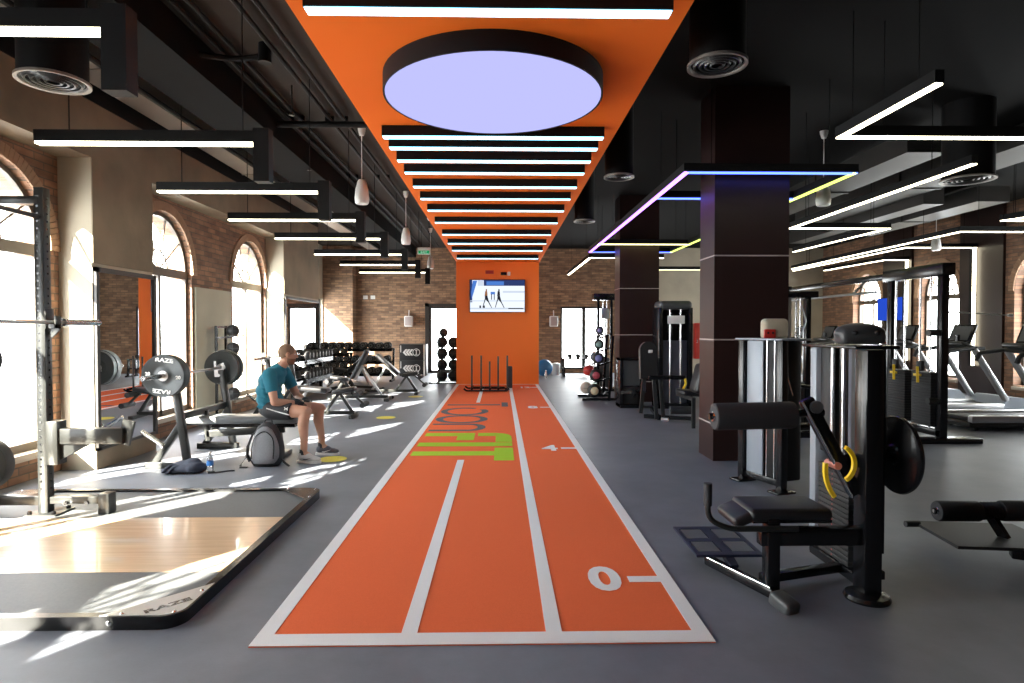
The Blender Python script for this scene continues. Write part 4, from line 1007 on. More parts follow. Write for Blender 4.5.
ELB = {-1: V(-2.505, 6.82, .685), 1: V(-2.405, 7.30, .70)}
WRI = {-1: V(-2.30, 6.93, .668), 1: V(-2.27, 7.15, .672)}
HC = V(-2.44, 7.06, 1.205); HYAW = math.radians(24)
def head_pt(x, y, z):
    return HC + Euler((0, math.radians(6), HYAW)).to_matrix() @ V(x, y, z)
hr = Euler((0, math.radians(6), HYAW))
b = MB()
# torso
for c, s in ((V(-2.60, 7.06, .60), (.13, .175, .11)), (V(-2.63, 7.06, .70), (.125, .16, .11)), (V(-2.64, 7.06, .80), (.125, .165, .12)), (V(-2.615, 7.06, .91), (.125, .185, .11)), (V(-2.58, 7.06, .99), (.10, .19, .075))):
    b.sphere(c, 1, s, 24)
limb(b, [(V(-2.565, 7.06, 1.0), .075), (V(-2.515, 7.06, 1.07), .06), (V(-2.46, 7.06, 1.14), .056)])
# head
b.sphere(head_pt(-.008, 0, .03), 1, (.098, .077, .094), 28, hr)
b.sphere(head_pt(.03, 0, -.045), 1, (.062, .058, .066), 24, hr)
b.sphere(head_pt(.062, 0, -.082), 1, (.026, .03, .022), 16, hr)           # chin
b.sphere(head_pt(.078, 0, .035), 1, (.018, .048, .016), 16, hr)           # brow
limb(b, [(head_pt(.090, 0, .022), .009), (head_pt(.110, 0, -.018), .0135)])  # nose
for s in (-1, 1):
    b.sphere(head_pt(.096, s*.010, -.022), .009, n=10)
    b.sphere(head_pt(-.004, s*.078, -.002), 1, (.018, .009, .03), 14, Euler((0, math.radians(6-12), HYAW+s*.25)))
    b.sphere(head_pt(.07, s*.035, -.012), 1, (.02, .02, .016), 12, hr)    # cheeks
b.sphere(head_pt(.084, 0, -.045), 1, (.012, .024, .006), 12, hr); b.sphere(head_pt(.082, 0, -.058), 1, (.012, .022, .007), 12, hr)
for s in (-1, 1):
    limb(b, [(HIP[s], .098), (HIP[s].lerp(KNEE[s], .5), .082), (KNEE[s], .062)])
    limb(b, [(KNEE[s]+V(-.002, 0, 0), .060), (KNEE[s].lerp(ANK[s], .3)+V(-.022, 0, 0), .060), (KNEE[s].lerp(ANK[s], .7), .042), (ANK[s], .036)])
    b.sphere(KNEE[s]+V(.03, 0, .0), .045, n=14)
    limb(b, [(ANK[s], .038), (ANK[s]+V(.09, s*.0, -.06), .034)])
    limb(b, [(SHO[s], .062), (SHO[s].lerp(ELB[s], .45), .052), (ELB[s], .041)])
    limb(b, [(ELB[s], .042), (ELB[s].lerp(WRI[s], .3), .043), (WRI[s], .027)])
    # hand: palm, five bent fingers, thumb leaving its side
    d = (V(-2.20, 7.05, .645)-WRI[s]).normalized(); side = V(d.y, -d.x, 0).normalized()*(-s); upv = side.cross(d).normalized()
    if upv.z < 0: upv = -upv
    pc = WRI[s]+d*.048
    b.sphere(pc, 1, (.05, .040, .018), 16, Euler((0, math.asin(-d.z), math.atan2(d.y, d.x))))
    for k, (o_, L) in enumerate(((-.030, .062), (-.011, .072), (.009, .068), (.028, .054))):
        r0 = pc+d*.038+side*o_; r1 = r0+d*L*.45-upv*.008; r2 = r1+d*L*.3-upv*.024; r3 = r2+d*L*.1-upv*.024
        limb(b, [(r0, .0095), (r1, .0088), (r2, .0082), (r3, .0075)])
    t0 = WRI[s]+d*.02+side*(-.03); t1 = t0+d*.03-side*.022+upv*.004; t2 = t1+d*.03-side*.002
    limb(b, [(t0, .012), (t1, .0105), (t2, .009)])
bodym = remesh(b, 'body', 'skin', man, .0065, 5)
# hair, beard, eyes
b = MB(); b.sphere(head_pt(-.0095, 0, .0305), 1, (.0985, .0775, .0950), 40, hr)
nrm = Euler((0, math.radians(6), HYAW)).to_matrix()
def cutmesh(b, planes):
    for co, no in planes:
        bmesh.ops.bisect_plane(b.bm, geom=list(b.bm.verts)+list(b.bm.edges)+list(b.bm.faces), plane_co=co, plane_no=no, clear_outer=True)
    return b
cutmesh(b, [(head_pt(.0, 0, -.012), nrm @ V(.50, 0, -.86)), (head_pt(.064, 0, .0), nrm @ V(1, 0, 0))]).build('hair', 'hair', man, smooth=180)
b = MB(); b.sphere(head_pt(.030, 0, -.046), 1, (.0665, .0615, .0685), 30, hr); b.sphere(head_pt(.064, 0, -.084), 1, (.029, .034, .025), 20, hr)
cutmesh(b, [(head_pt(.0, 0, -.040), nrm @ V(0, 0, 1)), (head_pt(-.002, 0, 0), nrm @ V(-1, 0, .0))]).build('beard', 'beard', man, smooth=180)
for s in (-1, 1):
    e = MB().sphere(head_pt(.0745, s*.030, .014), .0112, n=14).build('eye', 'white', man)
    MB().sphere(head_pt(.0825, s*.0315, .014), .0052, n=10).build('iris', 'shoe_dark', e)
    limb(MB(), [(head_pt(.088, s*.014, .036), .004), (head_pt(.082, s*.046, .038), .004)]).build('eyebrow', 'hair', man)
# t-shirt
b = MB()
for c, s in ((V(-2.62, 7.06, .62), (.145, .185, .10)), (V(-2.645, 7.06, .70), (.142, .178, .11)), (V(-2.652, 7.06, .80), (.140, .182, .12)), (V(-2.625, 7.06, .91), (.14, .2, .11)), (V(-2.582, 7.06, .99), (.115, .205, .082))):
    b.sphere(c, 1, s, 24)
limb(b, [(V(-2.568, 7.06, 1.01), .088), (V(-2.525, 7.06, 1.055), .071)])
for s in (-1, 1):
    e = SHO[s].lerp(ELB[s], .62)
    b.sphere(SHO[s], .08, n=18); b.cyl(SHO[s], e, .080, .067, n=20)
    b.tube([SHO[s]+V(-.09, -s*.02, -.1), SHO[s]+V(-.1, -s*.08, -.22), SHO[s]+V(-.06, -s*.1, -.34)], .02, 8)
rnd = random.Random(5)
for k in range(6):
    z = .63+.05*k; b.tube([V(-2.74+.01*k % .03, 6.93, z), V(-2.65, 6.885, z-.02), V(-2.55, 6.9, z-.05)], .014, 8)
remesh(b, 't_shirt', 'tee', man, .009, 7)
# shorts
b = MB(); b.sphere((-2.61, 7.06, .585), 1, (.148, .195, .105), 24); b.sphere((-2.58, 7.06, .60), 1, (.15, .19, .09), 24)
for s in (-1, 1):
    e = HIP[s].lerp(KNEE[s], .62); b.sphere(HIP[s], .112, n=18); b.cyl(HIP[s], e, .114, .100, n=22)
cutmesh(b, [])
remesh(b, 'shorts', 'shorts', man, .009, 5)
e0, e1 = HIP[-1], HIP[-1].lerp(KNEE[-1], .60)
MB().tube([e0+V(-.02, -.108, .03), e0.lerp(e1, .5)+V(0, -.106, -.005), e1+V(0, -.1, -.03)], .006, 8, .05).build('side_stripe', 'white', man)
F = frame(e0.lerp(e1, .86)+V(.0, -.098, .035), (e1-e0), (0, .25, 1))
b = MB(); n = 14
b.ring([(.022*math.cos(PI*k/n), .004+.020*math.sin(PI*k/n)-.020) for k in range(n+1)], [(.013*math.cos(PI*k/n), .004+.012*math.sin(PI*k/n)-.020) for k in range(n+1)], F, .004)
b.ring([(.022*math.cos(PI*k/n), .016-.020*math.sin(PI*k/n)) for k in range(n+1)], [(.013*math.cos(PI*k/n), .016-.012*math.sin(PI*k/n)) for k in range(n+1)], F, .004)
b.build('shorts_emblem', 'white_print', man)
# training gloves
for s in (-1, 1):
    d = (V(-2.20, 7.05, .645)-WRI[s]).normalized()
    b = MB(); b.sphere(WRI[s]+d*.05, 1, (.052, .044, .0225), 18, Euler((0, math.asin(-d.z), math.atan2(d.y, d.x)))); b.cyl(WRI[s]-d*.03, WRI[s]+d*.02, .033, .034, n=16)
    remesh(b, 'glove', 'shorts', man, .006, 4)
# shoes
def shoe(s, upper, solem):
    a = ANK[s]; d = V(.98, -.2 if s < 0 else -.08, 0).normalized(); q = V(-d.y, d.x, 0); h = V(a.x, a.y, 0)-d*.055
    Q = lambda u, v, w: h+d*u+q*v+V(0, 0, w)
    ry = Euler((0, 0, math.atan2(d.y, d.x)))
    b = MB()
    b.sphere(Q(.035, 0, .065), 1, (.05, .036, .05), 16, ry); b.sphere(Q(.10, 0, .065), 1, (.075, .038, .045), 16, ry); b.sphere(Q(.17, 0, .05), 1, (.07, .043, .034), 16, ry); b.sphere(Q(.215, 0, .045), 1, (.045, .042, .026), 16, ry)
    b.cyl(Q(.05, 0, .06), Q(.045, 0, .115), .043, .041, n=16)
    remesh(b, 'shoe', upper, man, .006, 5)
    sh = [c for c in COL.objects if c.parent == man and c.name.startswith('shoe') and not c.name.startswith('shoe_')][-1]
    poly = [(-.018, -.02), (.0, -.036), (.09, -.037), (.17, -.047), (.235, -.04), (.262, -.01), (.262, .012), (.235, .04), (.17, .045), (.09, .035), (.0, .034), (-.018, .02)]
    MB().prism(poly, frame(h, d, q), .028).build('sole', solem, sh)
    MB().cyl(Q(.05, 0, .09), Q(.047, 0, .15), .042, .039, n=16).build('sock', 'shorts', sh)
    l = MB()
    for k in range(4): l.tube([Q(.085+.022*k, -.022, .103-.011*k), Q(.090+.022*k, 0, .113-.012*k), Q(.085+.022*k, .022, .103-.011*k)], .003, 6)
    l.build('laces', 'white', sh)
    sw = MB(); F = frame(Q(.12, -.046, .05), d, (0, 0, 1)); sw.prism([(-.05, .0), (-.04, -.012), (-.02, -.014), (.06, .018), (-.018, -.001), (-.035, -.001)], F, .003); sw.build('side_mark', 'shoe_dark' if s < 0 else 'white', sh)
shoe(-1, 'shoe_grey', 'white'); shoe(1, 'shoe_dark', 'white')
# ================================================================== FRONT MACHINE (hamstring curl), right foreground
t = thing('leg_curl_machine', 'black seated leg curl machine with foam roller and yellow stops in right foreground', 'exercise machine', (1.9, 3.5, 0))
G = 'steel_black'
MB().ab((1.99, 3.27, 0), (2.09, 3.39, 1.39), bevel=.012).build('main_post', G, t)
MB().lathe([(0, 0), (.115, 0), (.12, .012), (.11, .03), (.07, .045), (0, .045)], (2.04, 3.33, 0), n=32).build('round_foot', G, t)
# weight tower: long side faces the track
tw = MB(); tw.ab((2.04, 3.48, .04), (2.24, 3.97, .09), bevel=.006).ab((2.0, 3.40, 1.385), (2.26, 4.01, 1.405), bevel=.006)
tw.ab((2.20, 3.50, .09), (2.23, 3.97, 1.385)).ab((2.06, 3.465, .20), (2.22, 3.50, 1.385)).build('tower_frame', G, t)
MB().ab((2.03, 3.885, .09), (2.14, 3.965, 1.385), bevel=.02).build('side_panel', 'silver', t)
MB().ab((2.06, 3.76, .72), (2.12, 3.885, 1.385), bevel=.01).ab((2.06, 3.50, .72), (2.12, 3.545, 1.385), bevel=.01).build('shroud', 'rubber', t)
MB().ab((2.075, 3.545, .72), (2.12, 3.60, 1.385), bevel=.008).build('tinted_panel', 'shoe_dark', t)
for y in (3.755, 3.635): MB().cyl((2.07, y, .09), (2.07, y, 1.385), .013, n=14).build('guide_rod', 'chrome', t)
wp = MB()
for k in range(18): wp.ab((2.04, 3.52, .10+k*.031), (2.20, 3.86, .10+k*.031+.028), bevel=.003)
wp.build('weight_stack', 'rubber', t)
nm = MB()
for k in range(18): nm.ab((2.0385, 3.69, .11+k*.031), (2.0395, 3.70, .11+k*.031+.008))
nm.build('stack_labels', 'redpaint', t)
MB().tube([(2.2, 3.66, .66), (2.2, 3.66, 1.37)], .006, 6).build('cable', 'steel_dark', t)
# low frame
MB().beam((1.43, 3.33, .355), (2.0, 3.33, .355), .07, .095, bevel=.008).build('seat_beam', G, t)
MB().beam((1.50, 3.33, .03), (1.50, 3.33, .46), .085, .07, bevel=.008).build('seat_post', G, t)
MB().beam((1.30, 3.78, .055), (1.50, 3.27, .055), .06, .055, bevel=.012).build('base_tube', G, t)
MB().tube([(1.275, 3.74, .086), (1.475, 3.28, .086)], .005, 8).build('chrome_strip', 'chrome', t)
MB().box((1.52, 3.21, .035), (.10, .14, .075), Euler((.25, 0, .38)), .02, 3).build('rubber_foot', 'pad_grey', t)
MB().beam((1.5, 3.45, .07), (2.08, 3.62, .07), .055, .05, bevel=.006).beam((2.06, 3.35, .06), (2.06, 3.95, .06), .05, .05).build('floor_beam', G, t)
# foot plate
fp = MB(); fr = frame((1.395, 3.90, .125), (1, 0, 0), (0, 1, .02))
for x0, x1, y0, y1 in ((-.205, .205, .20, .25), (-.205, .205, -.25, -.20), (-.205, -.18, -.2, .2), (.18, .205, -.2, .2), (-.03, .03, -.2, .2), (-.18, .18, -.025, .025)): fp.prism(R4(x0, x1, y0, y1), fr, .012)
fp.prism(R4(-.2, .2, -.245, .245), fr @ Matrix.Translation((0, 0, -.006)), .006)
fp.beam((1.395, 3.72, .115), (1.40, 3.6, .07), .05, .04)
fp.build('foot_plate', 'navy_powder', t)
for x in (-.105, .105):
    for y in (-.112, .112): MB().prism(R4(x-.068, x+.068, y-.082, y+.082), fr, .012).build('grip_tread', 'mat_grey', t)
# seat
b = MB(); b.box((1.60, 3.44, .475), (.46, .30, .075), None, .03, 4); b.box((1.36, 3.44, .455), (.16, .28, .06), Euler((0, math.radians(-22), 0)), .025, 4)
b.build('seat_pad', 'pad', t)
MB().ab((1.40, 3.33, .425), (1.84, 3.55, .442)).build('seat_board', G, t)
MB().tube([(1.62, 3.27, .415), (1.24, 3.27, .415), (1.125, 3.27, .47), (1.125, 3.27, .655)], .016, 10, .09).build('handle', 'steel_dark', t)
MB().cyl((1.125, 3.27, .545), (1.125, 3.27, .665), .0225, n=18).build('handle_grip', 'foam', t)
# lever with roller
MB().beam((1.70, 3.36, 1.11), (1.985, 3.36, .58), .075, .06, up=(0, 1, 0), bevel=.012).build('lever_arm', 'steel_black', t)
MB().tube([(1.662, 3.322, 1.10), (1.945, 3.322, .57)], .007, 6).build('lever_edge_glint', 'chrome', t)  # chrome line standing in for the glint along the lever edge
MB().cyl((1.16, 3.36, 1.015), (1.80, 3.36, 1.035), .02, n=14).build('roller_axle', G, t)
MB().lathe([(0, 0), (.068, 0), (.074, .006), (.075, .02), (.075, .43), (.072, .446), (0, .446)], (1.185, 3.36, 1.013), (1, 0, .02), 36).build('foam_roller', 'foam', t)
MB().lathe([(0, -.022), (.012, -.022), (.016, -.016), (.016, -.008), (.026, -.006), (.028, .002), (0, .002)], (1.183, 3.36, 1.013), (1, 0, 0), 20).build('end_cap', 'chrome', t)
MB().cyl((1.74, 3.31, 1.07), (1.74, 3.41, 1.07), .035, n=18).build('arm_clamp', 'pad_grey', t)
def yarc(cx, cz, r, a0, a1, y, w):
    n = 16; P = lambda q: [(cx+q*math.cos(a0+(a1-a0)*k/n), cz+q*math.sin(a0+(a1-a0)*k/n)) for k in range(n+1)]
    return MB().ring(P(r+w), P(r), frame((0, y, 0), (1, 0, 0), (0, 0, 1)), .02)
yarc(2.06, .72, .24, math.radians(172), math.radians(218), 3.36, .022).build('yellow_stop', 'yellow', t)
yarc(1.80, .775, .095, math.radians(-55), math.radians(58), 3.245, .02).build('yellow_range_dial', 'yellow', t)
MB().cyl((1.86, 3.31, .745), (1.86, 3.42, .745), .021, n=18).build('adjuster_knob', mat('salmon_plastic', (.55, .2, .15), .4), t)
MB().cyl((1.90, 3.42, .76), (2.30, 3.46, .775), .022, n=14).cyl((1.86, 3.38, .75), (1.98, 3.40, .76), .04, n=16).build('drive_shaft', G, t)
MB().lathe([(0, -.02), (.2, -.02), (.22, -.012), (.225, 0), (.22, .012), (.2, .02), (0, .02)], (2.29, 3.47, .775), (1, 0, 0), 48).lathe([(0, -.03), (.05, -.03), (.06, -.02), (0, -.02)], (2.29, 3.47, .775), (1, 0, 0), 24).build('cam_disc', 'steel_black', t)
MB().cyl((2.245, 3.47, .775), (2.262, 3.47, .775), .018, n=12).build('axle_nut', 'chrome', t)
b = MB(); b.sphere((2.12, 3.56, 1.475), 1, (.155, .07, .062), 24); b.box((2.12, 3.56, 1.455), (.27, .12, .09), bevel=.03)
remesh(b, 'top_cover', 'pad_grey', t, .008, 6)
for x in (2.055, 2.185): MB().sphere((x, 3.495, 1.478), 1, (.018, .012, .013), 14).build('cover_dimple', 'rubber', t)
t2 = COL.objects['leg_curl_machine']

# ================================================================== GREY-PANELLED MACHINE BY THE LARGE COLUMN
t = thing('weight_machine', 'weight machine with pale grey panel standing in front of the large dark column', 'exercise machine', (2.6, 5.75, 0))
ang = math.atan2(.18, -.49)
def L2(x, y, z): return V(2.40+x*.94+y*.345*.55, 6.0-y*.94+x*.3, z)       # x: depth away from the track, y: along the panel towards the camera
fx = V(.94, .30, 0).normalized(); fy = V(.19, -.94, 0).normalized(); F2 = frame((2.40, 6.0, 0), fx, V(-fx.y, fx.x, 0))
def bar2(x0, x1, y0, y1, z0, z1, bev=.006, mb=None):
    mb = mb or MB(); n0 = len(mb.bm.verts)
    tb = MB().ab((x0, -y1, z0), (x1, -y0, z1), bevel=bev); tb.bm.transform(F2); mb._merge(tb.bm, Matrix.Identity(4)); return mb
for y in (0, .52):
    bar2(-.02, .05, y-.035, y+.035, 0, 1.395).build('post', G, t)
    bar2(-.09, .12, y-.07, y+.07, 0, .02).build('foot_plate', G, t)
bar2(.0, .05, .0, .52, .05, .11).build('lower_rail', G, t)
bar2(-.05, .30, -.05, .58, 1.395, 1.412).build('top_lid', 'silver', t)
bar2(.012, .035, .05, .27, .09, 1.39, .01).build('front_panel', 'silver', t)
bar2(.06, .26, .04, .5, .09, 1.39, .02).build('shroud', 'rubber', t)
for y in (.32, .42): 
    a = F2 @ V(.02, -y, .1); c_ = F2 @ V(.02, -y, 1.39); MB().cyl(a, c_, .008, n=12).build('guide_rod', 'chrome', t)
b = bar2(.0, .03, .02, .50, .12, .13); b = MB()
pA, pB = F2 @ V(.03, -.43, 1.395), F2 @ V(.06, -.60, .9); MB().tube([pA, pB], .005, 6).build('cable', 'chrome', t)
b = MB(); c0 = F2 @ V(.17, -.24, 1.5); b.box(c0, (.24, .12, .2), Euler((0, 0, .0)), .04, 4); b.build('head_cover', 'plaster', t)
c1 = c0+V(-.075, -.07, -.045); MB().box(c1, (.11, .03, .085), None, .008).build('red_cover_plate', 'red', t)
b = MB()
for dx in (-.02, .025): b.cyl(c1+V(dx, -.016, .008), c1+V(dx, -.019, .008), .011, n=12)
b.build('bolt', 'rubber', t)
MB().tube([F2 @ V(.42, -.30, .95), F2 @ V(.62, -.36, .93), F2 @ V(.55, -.42, .78), F2 @ V(.75, -.42, .78)], .018, 8, .05).tube([F2 @ V(.3, -.3, .55), F2 @ V(1.0, -.3, .55)], .04, 8).build('arm', G, t)

# ================================================================== SEATED MACHINE BETWEEN THE COLUMNS
t = thing('hip_machine', 'black seated thigh machine between the two dark columns', 'exercise machine', (2.9, 10.0, 0))
def pad(c, s, r, nm='back_pad', m='pad'):
    MB().box(c, s, r, min(s)*.45, 4).build(nm, m, t)
b = MB(); n = 14
poly = [(-.15, -.3), (.15, -.3)] + [(.15*math.cos(PI*k/n), .18+.15*math.sin(PI*k/n)) for k in range(n+1)]
b.prism(poly, frame((2.52, 10.42, .95), (1, .15, 0), (0, .12, 1)), .08).build('back_pad', 'pad', t)
b = MB(); b.box((2.55, 10.3, 1.12), (.07, .02, .05), None, .008); b.build('back_emblem', 'white_print', t)
MB().beam((2.5, 10.5, .72), (2.4, 10.1, .45), .05, .05).beam((2.42, 10.45, .05), (2.52, 10.5, 1.0), .06, .06).build('back_post', 'rack_steel', t)
for x in (2.57, 2.68): MB().beam((x, 9.95, .02), (x-.03, 10.05, .72), .045, .06, bevel=.006).build('front_post', 'rack_steel', t)
MB().beam((2.45, 10.02, .70), (3.05, 10.02, .70), .07, .07, bevel=.008).build('crossbar', G, t)
MB().tube([(3.05, 10.0, .68), (3.05, 9.95, .60), (3.0, 9.93, .52)], .02, 8, .03).build('yellow_lever', 'yellow', t)
MB().box((2.99, 9.55, .50), (.34, .42, .08), Euler((0, math.radians(4), 0)), .03, 4).build('seat_pad', 'pad', t)
MB().box((3.06, 9.28, .74), (.16, .36, .46), Euler((0, math.radians(14), 0)), .06, 4).build('seat_back', 'pad', t)
MB().beam((2.92, 9.15, .0), (2.92, 9.15, .46), .05, .05).beam((2.92, 9.15, .44), (2.9, 9.9, .44), .05, .05).build('seat_frame', 'rack_steel', t)
MB().cyl((2.72, 9.7, .2), (3.1, 9.7, .2), .065, n=20).build('foam_roller', 'foam', t)
MB().beam((2.4, 10.1, .05), (3.1, 9.8, .05), .06, .06).beam((2.62, 9.98, .03), (2.8, 11.2, .03), .06, .06).build('base_beam', G, t)
MB().tube([(2.64, 9.92, .02), (2.74, 9.86, .02)], .035, 8).build('floor_foot', 'brushed', t)
t = thing('weight_machine', 'tall weight stack tower with grey hood behind the seated thigh machine', 'exercise machine', (3.3, 11.6, 0))
MB().ab((2.98, 11.4, 0), (3.06, 11.9, 1.9), bevel=.01).ab((3.54, 11.4, 0), (3.62, 11.9, 1.9), bevel=.01).ab((2.98, 11.4, 0), (3.62, 11.9, .1)).ab((3.0, 11.85, .1), (3.6, 11.9, 1.9)).build('tower_frame', G, t)
MB().box((3.3, 11.62, 1.95), (.62, .5, .16), None, .07, 4).build('hood', 'pad_grey', t)
MB().ab((3.06, 11.5, .1), (3.54, 11.7, 1.28), bevel=.01).build('weight_shroud', 'shoe_dark', t)
for x in (3.2, 3.4): MB().cyl((x, 11.45, .1), (x, 11.45, 1.88), .016, n=12).build('guide_rod', 'chrome', t)
MB().ab((3.14, 11.38, 1.60), (3.46, 11.41, 1.75), bevel=.006).build('instruction_placard', 'white', t)
t = thing('weight_machine', 'low machine with grey panel against the farther dark column', 'exercise machine', (2.45, 11.75, 0))
MB().ab((2.28, 11.55, .0), (2.34, 11.95, .95), bevel=.006).ab((2.66, 11.55, 0), (2.72, 11.95, .95), bevel=.006).ab((2.28, 11.5, 0), (2.72, 12.0, .06)).ab((2.28, 11.55, .9), (2.72, 11.95, .95)).build('frame', G, t)
MB().ab((2.34, 11.58, .42), (2.66, 11.62, .9)).build('grey_panel', 'pad_grey', t)
MB().ab((2.34, 11.6, .06), (2.66, 11.9, .4), bevel=.02).build('weight_stack', 'rubber', t)
MB().beam((2.30, 11.5, .3), (2.72, 11.3, .35), .06, .06).beam((2.5, 11.5, .35), (2.45, 11.0, .3), .06, .06).build('arm', G, t)

# ================================================================== MEDICINE BALL TOWER
t = thing('ball_rack', 'leaning black rack of medicine balls with coloured centres by the farther dark column', 'ball rack', (2.12, 12.95, 0))
for y in (12.72, 13.45):
    MB().beam((2.28, y, 0), (2.36, y, 1.36), .05, .05, up=(0, 1, 0)).beam((1.72, y, .03), (2.42, y, .03), .06, .05).build('side_frame', G, t)
b = MB()
for z in (.12, .42, .75, 1.05, 1.33):
    xx = 2.0+z*.07
    b.beam((xx+.1, 12.72, z), (xx+.1, 13.45, z), .02, .02).beam((2.3, 12.72, z+.06), (xx-.06, 12.72, z-.04), .02, .03).beam((2.3, 13.45, z+.06), (xx-.06, 13.45, z-.04), .02, .03)
    b.beam((xx-.08, 12.72, z-.04), (xx-.08, 13.45, z-.04), .02, .02)
b.build('cradle', G, t)
caps = [mat('cap_'+n, c, .5) for n, c in (('purple', (.22, .2, .38)), ('teal', (.22, .36, .33)), ('violet', (.18, .19, .42)), ('crimson', (.42, .06, .08)), ('cream', (.55, .47, .30)))]
for (x, z, r), cm, w in zip(((2.10, 1.47, .092), (2.085, 1.18, .107), (2.08, .885, .126), (2.03, .525, .136), (2.0, .20, .148)), caps, ('top medicine ball with dull purple centre', 'second medicine ball with teal centre', 'third medicine ball with violet centre', 'fourth medicine ball with crimson centre', 'lowest medicine ball with cream centre')):
    ball('medicine_ball', (x, 12.86, z), r, 'rubber', w+' on the leaning rack', 'medicine ball', 'medicine balls on the leaning rack', cap=cm, capdir=(-.15, -1, 0))
for (x, z, r), m, w in zip(((2.08, .90, .115), (1.93, .60, .12), (1.88, .22, .13)), ('shoe_dark', 'red', 'sill'), ('grey-violet ball in the back row, third shelf', 'red ball in the back row, fourth shelf', 'cream ball in the back row, lowest shelf')):
    ball('medicine_ball', (x, 13.25, z), r, m, w+' of the leaning rack', 'medicine ball', 'medicine balls on the leaning rack')
# cable tower behind it
t = thing('cable_machine', 'tall narrow cable machine behind the leaning medicine ball rack', 'exercise machine', (2.55, 14.9, 0))
MB().ab((2.36, 14.8, 0), (2.42, 14.88, 2.3)).ab((2.68, 14.8, 0), (2.74, 14.88, 2.3)).ab((2.26, 14.75, 2.2), (2.84, 15.0, 2.36), bevel=.02).ab((2.25, 14.6, 0), (2.85, 15.1, .07)).build('frame', G, t)
for x in (2.50, 2.60): MB().cyl((x, 14.84, .07), (x, 14.84, 2.2), .014, n=10).build('guide_rod', 'chrome', t)
MB().ab((2.44, 14.8, .08), (2.66, 14.95, .8), bevel=.01).build('weight_stack', 'rubber', t)
MB().ab((2.46, 14.75, 1.75), (2.64, 14.86, 2.0), bevel=.02).build('pulley_carriage', 'brushed', t)

# ================================================================== THINGS ALONG THE BACK WALL
ball('exercise_ball', (1.40, 19.3, .27), .27, 'blue_ball', 'big blue exercise ball on the floor right of the orange column', 'exercise ball', None, seam=False)
t = thing('waste_bin', 'small white waste bin beside the blue exercise ball', 'waste bin', (1.82, 19.9, 0))
MB().lathe([(0, 0), (.13, 0), (.15, .34), (.14, .34), (.125, .02), (0, .02)], (1.82, 19.9, 0), n=28).build('bucket', 'white', t)
MB().lathe([(.15, .34), (.155, .36), (.06, .40), (0, .41), (0, .39), (.14, .34)], (1.82, 19.9, 0), n=28).build('lid', 'white', t)
t = thing('water_bottle', 'clear bottle on the floor between blue ball and track end', 'water bottle', (1.40, 18.6, 0))
MB().lathe([(0, 0), (.035, 0), (.038, .01), (.038, .16), (.016, .21), (.016, .23), (0, .23)], (1.40, 18.6, 0), n=20).build('bottle_body', 'pet', t)
MB().lathe([(0, .22), (.019, .22), (.019, .245), (0, .245)], (1.40, 18.6, 0), n=16).build('cap', 'white', t)
t = thing('dumbbell_rack', 'low black rack in front of the right glazed door', 'dumbbell rack', (2.5, 19.4, 0))
for x in (2.02, 2.98): MB().beam((x, 19.2, 0), (x, 19.25, .55), .07, .05).beam((x, 19.65, 0), (x, 19.6, .55), .07, .05).ab((x-.04, 19.1, 0), (x+.04, 19.7, .05)).build('end_frame', G, t)
MB().ab((2.0, 19.18, .53), (3.0, 19.65, .57), bevel=.006).ab((2.0, 19.2, .25), (3.0, 19.6, .29)).build('shelf', G, t)
for k, x in enumerate((2.22, 2.48, 2.74)):
    t = thing('dumbbell', '%s small dumbbell on the low rack before the glazed door' % ('left', 'middle', 'right')[k], 'dumbbell', (x, 19.4, .57), 0, 'dumbbells on the low rack')
    MB().cyl((x, 19.33, .64), (x, 19.47, .64), .014, n=10).build('handle', 'chrome', t)
    for s in (-1, 1): MB().lathe([(0, 0), (.06, 0), (.068, .01), (.068, .06), (.06, .07), (0, .07)], (x, 19.4+s*.06, .64), (0, s, 0), 18).build('head', 'rubber', t)
t = thing('fire_cabinet', 'tall red fire cabinet on the grey wall behind the large column', 'fire cabinet', (6.74, YB-.3, .5))
MB().box((6.74, YB-.33, 1.1), (.4, .18, 1.2), bevel=.015).build('case', 'red', t)
MB().box((6.74, YB-.425, 1.1), (.32, .012, 1.1), bevel=.004).build('door', 'redpaint', t)
MB().box((6.62, YB-.436, 1.1), (.02, .02, .12)).build('handle', 'chrome', t)

